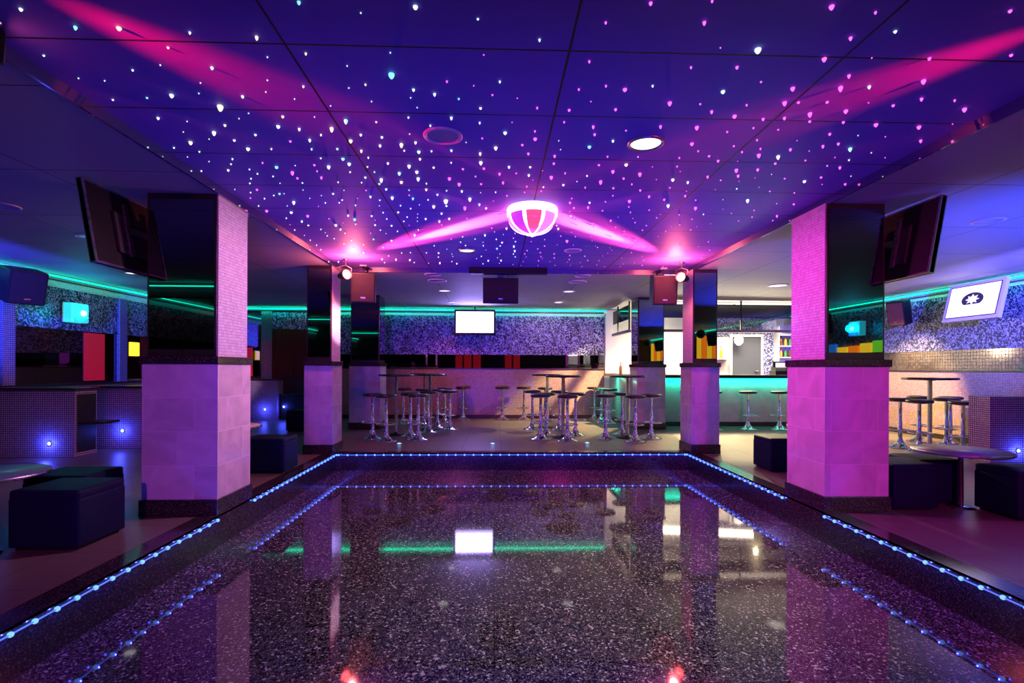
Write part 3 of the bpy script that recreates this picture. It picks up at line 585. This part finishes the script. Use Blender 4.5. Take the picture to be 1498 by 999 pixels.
# ================================================================ high tables
def high_table(loc, r, label):
    t = thing('high_table', label, 'table', (*loc, 0), group='high bar tables')
    MB().lathe([(0, 1.085), (r - .01, 1.085), (r, 1.092), (r, 1.112), (r - .008, 1.12), (0, 1.12)], 40).build('table_top', M_top, t)
    MB().lathe([(0.032, 0.02), (0.032, 1.07), (0.09, 1.08), (0.09, 1.086), (0, 1.086)], 20).build('pole', M_chrome, t)
    MB().lathe([(0, 0), (0.20, 0), (0.20, .012), (0.19, .018), (0.045, .028), (0.040, .05), (0, .05)], 36).build('base', M_black, t)
    return t
HT = [((-1.824, 9.756), .325, 'black high table whose chrome pole stands clear, beside the dim pillar and two front stools'),
      ((-1.299, 10.62), .325, 'black high table in the thick of the stool cluster opposite the bar'),
      ((-1.57, 11.83), .325, 'black high table mostly hidden, furthest back opposite the bar'),
      ((1.10, 10.96), .325, 'black high table standing second, behind the front one of the middle cluster'),
      ((1.228, 9.367), .325, 'black high table at the front of the middle stool cluster'),
      ((2.386, 9.318), .325, 'black high table in front of the bar corner pillar'),
      ((6.91, 8.09), .37, 'wide black high table against the warm mosaic wall, past the magenta pillar')]
for a in HT: high_table(*a)

# ================================================================ bar stools
def make_stool(loc, rz, label, group):
    t = thing('bar_stool', label, 'stool', (*loc, 0), rz, group)
    MB().lathe([(0, 0), (0.182, 0), (0.186, .006), (0.180, .014), (0.130, .026), (0.085, .050), (0.052, .090), (0.036, .135), (0.031, .17), (0, .17)], 36).build('base', M_chrome, t)
    MB().lathe([(0.029, .15), (0.029, .42), (0.024, .425), (0.024, .735), (0.028, .74), (0, .74)], 20).build('pole', M_chrome, t)
    f = MB(); f.tube([(.155 * math.cos(2 * PI * i / 28), .155 * math.sin(2 * PI * i / 28) - .05, .285) for i in range(28)], 0.010, 8, True)
    f.lathe([(0.036, .265), (0.036, .305), (0.029, .31), (0.029, .26)], 16); f.tube([(0, .03, .285), (0, .105, .285)], 0.009, 8)
    f.build('footrest', M_chrome, t)
    MB().lathe([(0.06, .728), (0.165, .738), (0.170, .744), (0.06, .748)], 28).build('seat_plate', M_chrome, t)
    MB().lathe([(0, .742), (0.160, .742), (0.174, .750), (0.178, .765), (0.174, .782), (0.160, .791), (0.10, .795), (0, .796)], 36).build('seat', M_seat, t)
    return t
GA, GB, GC_, GD, GE = 'stools round the tables opposite the bar', 'stools round the middle tables', 'stools round the table by the bar pillar', 'stools along the bar counter', 'stools round the table by the warm mosaic wall'
ST = [((-2.149, 9.286), 'black-seated chrome bar stool outermost beside the dim pillar, at the table with the clear pole', GA),
 ((-1.83, 8.90), 'black-seated chrome bar stool foremost by the dim pillar, just beside a blue floor light', GA),
 ((-1.52, 9.50), 'bar stool half hidden directly behind the front stool, one pace from the clear table pole', GA),
 ((-1.32, 9.08), 'front bar stool of the cluster opposite the bar, footrest overlapping the stool behind', GA),
 ((-2.02, 11.64), 'bar stool deep at the back of the cluster, in teal shade near the dim pillar', GA),
 ((-1.28, 10.15), 'bar stool standing before the second high table pole, opposite the bar', GA),
 ((-1.20, 11.02), 'bar stool behind the second high table, third from the open floor', GA),
 ((-.907, 10.618), 'bar stool on the open floor side of the cluster opposite the bar', GA),
 ((-1.150, 12.09), 'bar stool behind the outer one of the cluster, near the mosaic wall', GA),
 ((-.76, 12.62), 'lone bar stool against the mosaic wall below the lit screen', GA),
 ((-1.53, 11.33), 'bar stool hidden among the poles in the heart of the cluster', GA),
 ((.185, 12.62), 'lone bar stool against the middle of the mosaic wall, clear of every table', GB),
 ((.70, 12.60), 'bar stool against the mosaic wall, just behind the middle cluster', GB),
 ((.769, 10.65), 'outer bar stool behind the front pair of the middle cluster, on the screen side', GB),
 ((.805, 9.144), 'front bar stool of the middle cluster, on the screen side', GB),
 ((.954, 9.67), 'bar stool tucked behind the front stool of the middle cluster, screen side', GB),
 ((1.19, 12.35), 'bar stool glimpsed behind the second table of the middle cluster', GB),
 ((1.314, 10.57), 'bar stool between the two poles of the middle tables', GB),
 ((1.247, 8.92), 'front bar stool of the middle cluster before the table pole', GB),
 ((1.50, 9.67), 'bar stool of the middle cluster that stands against the warm pool of light', GB),
 ((2.43, 12.70), 'teal-lit bar stool at the bar end, furthest along beside the mosaic wall', GD),
 ((2.50, 12.20), 'teal-lit bar stool at the bar end, second from the mosaic wall', GD),
 ((2.58, 11.70), 'teal-lit bar stool at the bar end, third from the mosaic wall', GD),
 ((1.952, 9.14), 'bar stool at the pillar table with the warm floor pool behind it', GC_),
 ((2.394, 9.76), 'bar stool behind the pole of the table by the bar pillar', GC_),
 ((2.397, 8.84), 'foremost bar stool at the table by the bar pillar', GC_),
 ((2.79, 9.226), 'bar stool at the pillar table that stands before the purple tiles', GC_),
 ((5.22, 10.62), 'bar stool in front of the green-lit counter, first past the slim pillar', GD),
 ((5.88, 10.62), 'bar stool in front of the green-lit counter, beside the magenta pillar', GD),
 ((3.98, 10.62), 'bar stool mostly hidden behind the slim pillar, showing towards the bar corner', GD),
 ((4.50, 10.62), 'bar stool mostly hidden behind the slim pillar, showing towards the grey door', GD),
 ((6.47, 8.14), 'bar stool half hidden by the magenta pillar at the warm mosaic wall', GE),
 ((6.45, 7.74), 'bar stool standing in front of the wide table by the warm mosaic wall', GE),
 ((7.34, 8.82), 'bar stool behind the pole of the wide table by the warm mosaic wall', GE),
 ((7.31, 8.23), 'bar stool just past the pole of the wide table, before the wall row', GE),
 ((7.74, 8.64), 'bar stool close up against the warm mosaic wall', GE),
 ((6.80, 7.38), 'bar stool between the wide table and the low round table', GE),
 ((7.50, 7.62), 'bar stool peeping out from behind the violet mosaic counter', GE)]
s0 = None
for i, (p, lb, g) in enumerate(ST):
    rz = random.uniform(-1, 1) + (PI if i % 3 else 0)
    if s0 is None: s0 = make_stool(p, rz, lb, g)
    else: dup(s0, (*p, 0), rz, lb, g)

# ================================================================ cube stools and low round tables
def cube_stool(x0, x1, y0, y1, label, h=0.41):
    t = thing('cube_stool', label, 'stool', ((x0 + x1) / 2, (y0 + y1) / 2, 0), group='dark blue cube stools')
    hx, hy = (x1 - x0) / 2, (y1 - y0) / 2
    MB().box(-hx, hx, -hy, hy, 0.02, h - .055, 0.022, 4).build('body', M_leather, t)
    MB().box(-hx + .002, hx - .002, -hy + .002, hy - .002, h - .075, h, 0.028, 4).build('seat_pad', M_leather, t)
    MB().box(-hx + .03, hx - .03, -hy + .03, hy - .03, 0.0, 0.03).build('base', M_black, t)
cube_stool(-3.27, -2.80, 3.62, 4.07, 'dark blue cube stool in front of the pale pink pillar, beside the round table')
cube_stool(-3.60, -3.12, 4.10, 4.52, 'dark blue cube stool behind the round table, its top just showing by the tiled pillar')
cube_stool(-3.70, -3.19, 2.98, 3.40, 'dark blue cube stool cut off at the edge, in front of the round table')
cube_stool(-2.95, -2.46, 6.20, 6.64, 'dark blue cube stool between the two pillars opposite the bar')
cube_stool(-4.02, -3.52, 10.2, 10.65, 'small far cube stool beside the slim pillar, below the blue floor lamps')
cube_stool(3.33, 3.82, 6.20, 6.64, 'dark blue cube stool peeping out between the magenta pillar and the bar corner pillar')
cube_stool(3.52, 3.93, 4.50, 4.93, 'dark blue cube stool touching the magenta pillar')
cube_stool(3.95, 4.37, 4.72, 5.14, 'dark blue cube stool next to the magenta pillar one, nearer the table leg')
cube_stool(4.32, 4.75, 4.16, 4.58, 'dark blue cube stool at the picture edge past the low table leg, bar side')
def low_table(loc, r, h, label, mt):
    t = thing('low_round_table', label, 'table', (*loc, 0), group='low round tables')
    MB().lathe([(0, h - .022), (r - .006, h - .022), (r - .006, h), (0, h)], 48).build('table_top', mt, t)
    MB().lathe([(r - .007, h - .026), (r, h - .024), (r, h - .001), (r - .007, h + .001)], 48).build('rim', M_steel, t)
    MB().lathe([(0.022, .01), (0.022, h - .04), (0.08, h - .028), (0.08, h - .022), (0, h - .022)], 20).build('leg', M_chrome, t)
    MB().lathe([(0, 0), (0.11, 0), (0.11, .008), (0.03, .02), (0, .02)], 28).build('base', M_chrome, t)
low_table((-3.39, 3.56), .36, .54, 'low round table with dull green top at the picture edge, beside a cube stool', M_tabletop)
low_table((-3.20, 6.42), .36, .54, 'low round table showing only its rim behind the pale pink pillar', M_white)
low_table((4.24, 4.62), .37, .52, 'low round table between the cube stools past the magenta pillar', M_tablegrey)
low_table((4.06, 6.42), .36, .54, 'low round table showing only its rim behind the magenta pillar', M_white)

# ================================================================ low mosaic counters with blue lamps
def lamp_lens(parent, loc, out):
    q = Vector(out).to_track_quat('Z', 'Y').to_matrix().to_4x4()
    lc = Vector(loc) - parent.location
    lr = MB().lathe([(0.036, 0), (0.036, .006), (0.026, .010)], 20, Matrix.Translation(lc) @ q).build('lamp_ring', M_steel, parent)
    MB().lathe([(0.026, .004), (0.018, .016), (0, .022)], 20, Matrix.Translation(lc) @ q).build('lamp_lens', M_bluelamp, lr)
    light('POINT', 'lens_glow', Vector(loc) + Vector(out) * .07, (0.05, 0.07, 1.0), 6.0, None, 0.03)
def low_counter(x0, x1, y0, y1, h, label, lamp=None, top=True, mat=M_mosaic_dark):
    t = thing('low_counter', label, 'counter', ((x0 + x1) / 2, (y0 + y1) / 2, 0), group='low mosaic counters')
    MB().box(x0, x1, y0, y1, 0.0, h - (.035 if top else 0)).build('body', mat, t, True)
    if top: MB().box(x0 - .02, x1 + .03, y0 - .03, y1 + .03, h - .035, h, 0.004).build('counter_top', M_frame, t, True)
    if lamp: lamp_lens(t, lamp, (0, -1, 0))
    return t
t = low_counter(-6.94, -5.74, 7.35, 7.74, 0.95, 'low mosaic counter under the black speaker, one blue lamp near its foot', (-6.08, 7.35, 0.19))
MB().box(-5.745, -5.735, 7.38, 7.72, 0.06, 0.86).build('recess_shade', M_black, t, True)  # black sheet gives the shade of an open shelf end
MB().box(-5.74, -5.40, 7.40, 7.72, 0.45, 0.48).build('shelf', M_frame, t, True)
low_counter(-6.10, -5.38, 8.15, 8.60, 0.95, 'low mosaic counter beside the tiled pillar, lit floor in front', (-5.66, 8.15, 0.27))
low_counter(-6.3, -5.12, 12.46, 12.84, 0.96, 'small far mosaic counter in the corner below the wall mirror', (-5.39, 12.46, 0.25))
t = low_counter(-5.04, -4.4, 12.50, 12.80, 0.62, 'far dark box counter with a blue lamp under the dark curtain', (-4.97, 12.50, 0.31), True, M_black)
low_counter(6.66, 7.99, 6.82, 7.14, 0.885, 'violet mosaic counter end at the picture edge, lamp behind the low table', (7.05, 6.82, 0.16), False)
m = MB(); nn = 26
for i in range(nn):
    xx = -5.38 + (1.1) * i / nn; m.lathe([(0.028, 1.0), (0.024, 2.15), (0, 2.15)], 8, T(xx, 12.88 + .01 * (i % 2), 0))
tag(m.build('curtain', M_curtain), 'dark red curtain hanging below the small silver panel in the far corner', 'curtain')

# ================================================================ bar
bar = thing('bar_counter', 'long bar counter with black top and green light under the edge', 'bar', (5.4, 11.3, 0))
MB().box(3.52, 7.98, 11.16, 11.28, 0.10, 1.05).build('front_panel', M_bar_front, bar, True)
MB().box(2.84, 2.90, 11.22, 12.88, 0.10, 1.05).build('side_panel', M_bar_front, bar, True)
MB().box(3.54, 7.98, 11.20, 11.26, 0.0, 0.10).box(2.86, 2.90, 11.24, 12.86, 0.0, 0.10).build('kick_board', M_granite, bar, True)
MB().prism([(3.52, 10.96), (7.99, 10.96), (7.99, 11.56), (3.28, 11.56), (3.28, 12.88), (2.70, 12.88), (2.70, 11.22), (3.52, 11.22)], 'z', 1.05, 1.115).build('worktop', M_top, bar, True)
MB().tube([(3.55, 11.12, 1.04), (7.95, 11.12, 1.04)], 0.010, 8).build('green_light', M_rope, bar, True)
MB().tube([(2.80, 11.26, 1.04), (2.80, 12.84, 1.04)], 0.010, 8).build('green_light', M_rope, bar, True)
light('AREA', 'counter_glow', (5.75, 11.08, 1.02), TEAL, 26, None, 4.3, 0.03).rotation_euler = (math.radians(35), 0, 0)
o = light('AREA', 'counter_glow', (2.77, 12.0, 1.02), TEAL, 12, (3.2, 12.0, 0.0), 0.03, 1.5)
# canopy over the counter: dark glass above, a grey rail, clear glass between
cp = thing('bar_canopy', 'dark glass canopy with grey rail hanging over the bar counter', 'canopy', (5.4, 11.3, 2.03))
MB().box(3.52, 7.98, 11.10, 11.12, 2.34, 2.63).build('glass_band', M_glass_dark, cp, True)
MB().box(2.90, 2.92, 11.24, 12.78, 2.32, 2.63).build('glass_band', M_glass_dark, cp, True)
MB().box(3.52, 7.98, 11.105, 11.112, 2.09, 2.34).build('glass_pane', M_glass_clear, cp, True)
MB().box(2.905, 2.912, 11.24, 12.78, 2.09, 2.32).build('glass_pane', M_glass_clear, cp, True)
MB().box(3.50, 7.98, 11.07, 11.15, 2.03, 2.09, 0.004).box(2.87, 2.94, 11.22, 12.80, 2.03, 2.09, 0.004).build('rail', M_greyrail, cp, True)
for x in (3.53, 5.30, 7.05):
    MB().box(x - .012, x + .012, 11.09, 11.13, 2.09, ZC).build('post', M_black, cp, True)
for y in (11.26, 12.3):
    MB().box(2.895, 2.925, y - .012, y + .012, 2.09, ZC).build('post', M_black, cp, True)
# lit soffit panels above the bar
for x0, x1, lb in ((3.6, 5.26, 'long white light panel above the bar, on the side of the corner pillar'), (5.34, 7.02, 'long white light panel above the bar, on the side of the grey door')):
    t = thing('soffit_light', lb, 'light panel', (x0, 11.42, 2.64), group='white light panels above the bar')
    MB().box(x0, x1, 11.40, 11.44, 2.625, 2.705).build('diffuser', M_glow_white, t, True)
    MB().box(x0 - .01, x1 + .01, 11.38, 11.46, 2.61, 2.625).build('tray', M_white, t, True)
light('AREA', 'bar_ceiling_light', (5.4, 12.15, 2.66), (1.0, 0.84, 0.62), 420, (5.4, 12.3, 0), 3.6, 0.5, spread=105)
light('SPOT', 'bar_lamp_beam', (3.36, 11.75, 2.64), (1.0, 0.70, 0.34), 2400, (1.2, 11.9, 0.0), 0.05, spot=88, blend=0.9)
light('AREA', 'bar_ceiling_light', (5.0, 11.9, 2.0), (1.0, 0.80, 0.58), 90, (4.8, 10.8, 2.71), 3.0, 0.2, spread=110)
for x_ in (3.75, 5.0, 6.3):
    light('SPOT', 'bar_lamp_beam', (x_, 12.4, 2.62), (1.0, 0.74, 0.38), 2000, (x_ - .3, 9.4, 0.0), 0.05, spot=66, blend=0.8)
light('POINT', 'bar_wall_fill', (3.6, 12.5, 1.75), (1.0, 0.85, 0.62), 60, None, 0.1)  # fill light on the white plaster, away from the wall lamp
# back bar
t = thing('back_bar_cabinet', 'white back bar cabinet under the wall behind the counter', 'cabinet', (4.5, 12.7, 0))
MB().box(3.06, 5.80, 12.50, 12.92, 0.0, 0.90).build('body', M_white, t, True)
MB().box(3.04, 5.84, 12.47, 12.92, 0.90, 0.94).build('cabinet_top', M_top, t, True)
for k in range(5): MB().box(3.10 + k * .54, 3.60 + k * .54, 12.485, 12.50, 0.08, 0.86, 0.003).build('door', M_white, t, True)
sh = thing('bottle_shelf', 'white shelf unit with bottles beside the silver wallpaper behind the bar', 'shelf', (7.48, 12.8, 1.0))
for z in (1.20, 1.52, 1.80, 2.08): MB().box(7.04, 7.92, 12.72, 12.92, z, z + .022).build('shelf_board', M_white, sh, True)
MB().box(7.02, 7.04, 12.72, 12.92, 0.0, 2.3).box(7.92, 7.94, 12.72, 12.92, 0.0, 2.3).build('side_panel', M_white, sh, True)
def bottle(loc, s, mt, label, grp=None):
    t = thing('bottle', label, 'bottle', loc, group=grp)
    MB().lathe([(0, 0), (0.036 * s, 0), (0.038 * s, .02 * s), (0.038 * s, .16 * s), (0.030 * s, .19 * s), (0.013 * s, .22 * s), (0.012 * s, .27 * s), (0, .27 * s)], 16).build('glass_body', mt, t)
    MB().lathe([(0.014 * s, .262 * s), (0.014 * s, .295 * s), (0, .295 * s)], 12).build('cap', M_black, t)
    return t
names = ('amber', 'brown', 'green')
for zi, z in enumerate((1.542, 1.822)):
    for k in range(7):
        bottle((7.12 + k * .115, 12.80, z), .80, (M_orange_bottle, M_dark_bottle, M_green_bottle)[(k * 2 + zi) % 3], 'small bottle in the row on the %s shelf behind the bar' % ('upper' if zi else 'lower'), 'bottles on the shelf behind the bar')
wsh = tag(MB().box(5.42, 5.80, 12.74, 12.92, 1.48, 1.50).build('wall_shelf', M_white), 'small white wall shelf with an orange bottle beside the grey door', 'shelf')
bottle((5.62, 12.83, 1.50), 1.05, M_orange_bottle, 'orange bottle standing beside the grey door behind the bar')
bottle((2.98, 12.30, 1.115), .95, M_dark_bottle, 'brown bottle on the bar end near the white pilaster')
t = thing('cash_register', 'black cash register with lit display on the bar, beside the magenta pillar', 'cash register', (6.35, 11.40, 1.115))
MB().box(-.19, .19, -.12, .14, 0, .10, .008).build('drawer_box', M_black, t)
MB().prism([(-.10, .10), (.12, .10), (.10, .19), (-.06, .15)], 'x', -.17, .17).build('keyboard', M_black, t)
MB().box(-.17, .17, .02, .06, .15, .30, .008).build('display_housing', M_black, t)
MB().box(-.12, .12, .012, .02, .17, .27).build('screen', M_screen2, t)
t = thing('wall_lamp', 'white glowing wall lamp beside the top of the grey door', 'lamp', (6.02, YB - .08, 1.98))
MB().box(-.03, .03, -.02, .02, -.04, .04, .004).build('wall_plate', M_steel, t)
MB().lathe([(0.04, -.13), (0.10, -.06), (0.105, .04), (0.05, .10), (0, .11)], 20, T(0, -.14, -.02)).build('shade', M_lampw, t)

# ================================================================ screens
tv = thing('television', 'flat television with blank white screen hanging in front of the back wall', 'television', (-.476, 12.40, 2.02))
MB().box(-.485, .485, -.02, .03, 0, .60, .006).build('casing', M_black, tv)
MB().box(-.445, .445, -.024, -.02, .055, .555).build('screen', M_screen, tv)
MB().box(-.12, .12, .03, .07, .18, .42).tube([(0, .06, .40), (0, .06, ZC - 2.02 - .01)], 0.018, 10).box(-.07, .07, .0, .12, ZC - 2.032, ZC - 2.02).build('mount', M_steel, tv)
light('AREA', 'screen_glow', (-.476, 12.34, 2.32), (0.34, 0.24, 1.0), 45, (-.476, 9, 1.6), .85, .48)

fs = thing('framed_screen', 'pale framed screen with a dark emblem, tilted on the silver wall', 'television', (7.68, 8.14, 2.35), math.radians(-90))
q = R(math.radians(-13), 'X')
MB().box(-.50, .50, -.03, .03, -.32, .32, .008, mtx=q).build('frame', M_white, fs)
MB().box(-.445, .445, -.034, -.03, -.265, .265, mtx=q).build('bezel', M_black, fs)
scr = MB().box(-.432, .432, -.037, -.034, -.252, .252, mtx=q).build('screen', M_screen2, fs)
el = [(.19 * math.cos(a * PI / 24), .115 * math.sin(a * PI / 24)) for a in range(48)]
em = MB().prism([(x, z + .02 if z > -.08 else -.06) for x, z in el], 'y', -.0395, -.037, mtx=q).build('emblem', M_emblem, scr)
sp = []
for i in range(16): rr = (.10, .055)[i % 2]; sp.append((rr * 1.25 * math.cos(i * PI / 8), .02 + rr * .85 * math.sin(i * PI / 8)))
MB().prism(sp, 'y', -.042, -.0395, mtx=q).build('emblem_star', M_screen2, scr)
MB().box(-.08, .08, .03, .06, -.1, .1, mtx=q).tube([(0, .05, 0), (0, .33, .05)], 0.016, 10).box(-.06, .06, .315, .34, -.02, .12).build('wall_arm', M_steel, fs)
light('AREA', 'screen_glow', (7.55, 8.14, 2.33), (1.0, 0.80, 0.85), 3, (5.5, 8.1, 1.6), .8, .45)

def side_tv(x, y, rz, tilt, label):
    """television seen from behind, on an arm from the pillar"""
    t = thing('tilted_television', label, 'television', (x, y, 2.36), rz)
    q = R(tilt, 'X')
    MB().box(-.56, .56, -.022, .022, -.325, .325, .006, mtx=q).build('casing', M_black, t)
    MB().box(-.53, .53, -.026, -.022, -.295, .295, mtx=q).build('screen', plain('dark_screen', (0.01, 0.01, 0.012), 0.08) if 'dark_screen' not in MATS else MATS['dark_screen'], t)
    MB().box(-.56, -.54, -.024, .026, -.325, .325, mtx=q).box(.54, .56, -.024, .026, -.325, .325, mtx=q).box(-.54, .54, -.024, .026, -.325, -.31, mtx=q).box(-.54, .54, -.024, .026, .31, .325, mtx=q).build('edge_frame', M_steel, t)
    MB().box(-.30, .30, .022, .05, -.20, .14, .01, mtx=q).build('rear_housing', M_speaker, t)
    m = MB(); m.box(-.20, -.16, .05, .07, -.22, .22, mtx=q); m.box(.16, .20, .05, .07, -.22, .22, mtx=q); m.box(-.22, .22, .06, .075, -.03, .03, mtx=q)
    m.build('mount_rails', M_steel, t)
    return t
tl = side_tv(-3.10, 4.62, math.radians(-90), math.radians(10), 'dark television seen from behind, hung on the pale pink pillar')
trr = side_tv(3.62, 4.72, math.radians(90), math.radians(10), 'dark television seen from behind, hung on the magenta pillar')

# ================================================================ loudspeakers
def speaker(loc, rz, tilt, dims, label, grp, bracket=None, cloth=None):
    t = thing('loudspeaker', label, 'speaker', loc, rz, grp)
    w_, d_, h_ = dims; q = R(tilt, 'X')
    MB().box(-w_ / 2, w_ / 2, -d_ / 2, d_ / 2, -h_ / 2, h_ / 2, .012, mtx=q).build('cabinet', M_black, t)
    gr = MB().box(-w_ / 2 + .02, w_ / 2 - .02, -d_ / 2 - .012, -d_ / 2, -h_ / 2 + .02, h_ / 2 - .02, .004, mtx=q).build('grille', cloth or M_speaker, t)
    MB().box(-.035, .035, -d_ / 2 - .016, -d_ / 2 - .012, -h_ / 2 + .06, -h_ / 2 + .085, .003, mtx=q).build('badge', M_steel, gr)
    if bracket:
        e = Vector(bracket)
        MB().tube([(0, 0, 0), e * .5, e], 0.014, 8).box(e.x - .05, e.x + .05, e.y - .05, e.y + .05, e.z - .02, e.z).build('bracket', M_steel, t)
    return t
GS = 'hanging loudspeakers'
speaker((.085, 8.36, 2.475), 0, math.radians(6), (.56, .30, .40), 'wide dark loudspeaker hanging under the black plate above the tables', GS, (0, 0, .232))
tag(MB().box(-.40, .79, 7.90, 8.012, 2.672, 2.768, .006).build('mounting_plate', M_black), 'wide black mounting plate on the ceiling above the dark loudspeaker', 'mounting plate')
speaker((-1.97, 7.88, 2.44), math.radians(12), math.radians(10), (.36, .30, .44), 'loudspeaker lit red by the pin spot beside the white-glowing pillar', GS, (0, 0, ZS - 2.44))
speaker((2.55, 7.86, 2.44), math.radians(-6), math.radians(10), (.36, .30, .44), 'dark loudspeaker beside the slim pillar in front of the bar', GS, (0, 0, ZS - 2.44))
speaker((-6.54, 7.45, 2.36), math.radians(62), math.radians(16), (.42, .36, .46), 'black tilted loudspeaker high on the wall at the picture edge, beside the teal lamp', GS, (.0, .25, .27))
speaker((7.72, 9.75, 2.33), math.radians(-62), math.radians(14), (.30, .28, .46), 'reddish brown loudspeaker on the silver wall past the magenta pillar', GS, (0, .2, .28), M_speaker_red)
speaker((7.70, -3.05, 2.30), math.radians(-120), math.radians(14), (.30, .28, .46), 'dark loudspeaker seen in the mirror of the magenta pillar', GS, (0, .2, .28))

# ================================================================ teal wall lamps
def sconce(loc, rz, label, p):
    t = thing('wall_sconce', label, 'wall lamp', loc, rz, 'teal wall lamps')
    MB().box(-.19, .19, .0, .035, -.17, .17, .006).build('back_plate', M_steel, t)
    gb = MB().box(-.18, .18, -.13, .0, -.155, .155, .012).build('glass_box', M_teal, t)
    MB().lathe([(0, -.05), (0.04, -.03), (0.05, .0), (0.04, .03), (0, .05)], 16, T(.06, -.13, .0)).build('bulb_glow', M_teal_hot, gb)
    MB().box(-.12, .16, -.136, -.13, -.15, -.08).build('blue_band', M_gl_bl, gb)
    q = Matrix.Rotation(rz, 3, 'Z')
    light('POINT', 'sconce_glow', Vector(loc) + q @ Vector((0, -.22, 0)), (0.0, 0.75, 0.95), p, None, 0.08)
sconce((XL + .065, 8.81, 2.12), math.radians(90), 'square teal glowing wall lamp on the blue wallpaper beside the black speaker', 8)
sconce((XR - .065, -2.2, 2.14), math.radians(-90), 'square teal wall lamp reflected in the mirror of the magenta pillar', 14)

tag(MB().box(XL + .016, XL + .03, 9.12, 9.58, 1.0, 1.82).build('red_glow_panel', M_gl_red_dim), 'red reflection given as a glowing panel below the teal wall lamp, by the pilaster', 'light panel')  # glowing sheet put in for the red reflection in the mirror strip
tag(MB().box(-6.08, -5.90, YB - .045, YB - .021, 1.02, 1.72).build('red_glow_panel', M_gl_red_dim), 'red reflection as a glow panel in the corner mirror, showing past the pale pink pillar', 'light panel')  # red seen in the corner mirror, put in as a glow
t = thing('wall_lantern', 'small yellow lit lantern on the wall just past the mosaic pilaster', 'wall lamp', (XL + .016, 10.32, 1.45))
MB().box(0, .012, -.14, .14, -.02, .28).build('back_plate', M_frame, t)
MB().box(.012, .05, -.12, -.01, 0, .26, .004).build('glass', M_gl_ye, t); MB().box(.012, .05, .01, .12, 0, .26, .004).build('glass', M_gl_ye, t)

# ================================================================ floor lights by the step
for x, y, lb in ((-1.56, 8.62, 'small cyan floor light at the foot of the front stool opposite the bar'), (-.03, 8.61, 'small cyan floor light in the open middle of the terrace'), (1.545, 8.68, 'small cyan floor light between the middle stools and the pillar stools')):
    t = thing('floor_light', lb, 'floor light', (x, y, 0), group='recessed floor lights along the step')
    MB().lathe([(0.05, 0), (0.05, .004), (0.038, .006)], 24).build('ring', M_steel, t)
    MB().lathe([(0.038, .003), (0.02, .009), (0, .010)], 24).build('lens', M_floorlamp, t)
    light('POINT', 'floor_glow', (x, y, .05), (0.15, 0.45, 1.0), .10, None, 0.03)

# ================================================================ behind the camera, seen in the mirrors and the polished floor
for k, (x0, x1) in enumerate(((-2.35, -1.95), (-1.85, -1.40), (-1.30, -.85), (.60, 1.0), (1.1, 1.5))):
    tag(MB().box(x0, x1, YR + .006, YR + .036, .3, 2.1).build('red_glow_panel', M_gl_red), 'rear wall red panel with its red light as glow, reflected in the mirror strip', 'light panel', 'red glow panels on the rear wall')  # red light falling on these panels is given as emission
cols = (M_gl_ye, M_gl_or, M_gl_ye, M_gl_or)
for k in range(4):
    tag(MB().box(XR - .05, XR - .03, -5.3 + k * .5, -4.88 + k * .5, 1.62, 2.5).build('orange_panel', cols[k]), 'tall %s lit panel reflected in the pillar mirrors' % ('orange' if k % 2 else 'yellow'), 'light panel', 'orange and yellow lit panels')
for k, (mt, h, nm) in enumerate(((M_gl_gr, .24, 'green'), (M_gl_ye, .20, 'yellow'), (M_gl_or, .16, 'orange'), (M_gl_ye, .14, 'lemon'), (M_gl_bl, .22, 'blue'))):
    y0 = -1.45 - k * .38
    tag(MB().box(XR - .10, XR - .04, y0 - .32, y0, 1.61, 1.61 + h, .006).build('lit_sign', mt), '%s lit sign block on the ledge, reflected low in the magenta pillar mirror' % nm, 'sign')
mb = thing('mirror_ball', 'dark mirror ball hanging in the rear room, seen in the pillar mirrors', 'mirror ball', (6.85, -2.0, 2.40))
MB().lathe([(.15 * math.sin(PI * i / 10), -.15 * math.cos(PI * i / 10)) for i in range(11)], 20, smooth=False).build('ball', M_mirror, mb)
MB().tube([(0, 0, .14), (0, 0, ZC - 2.40)], 0.006, 8).build('rod', M_steel, mb)
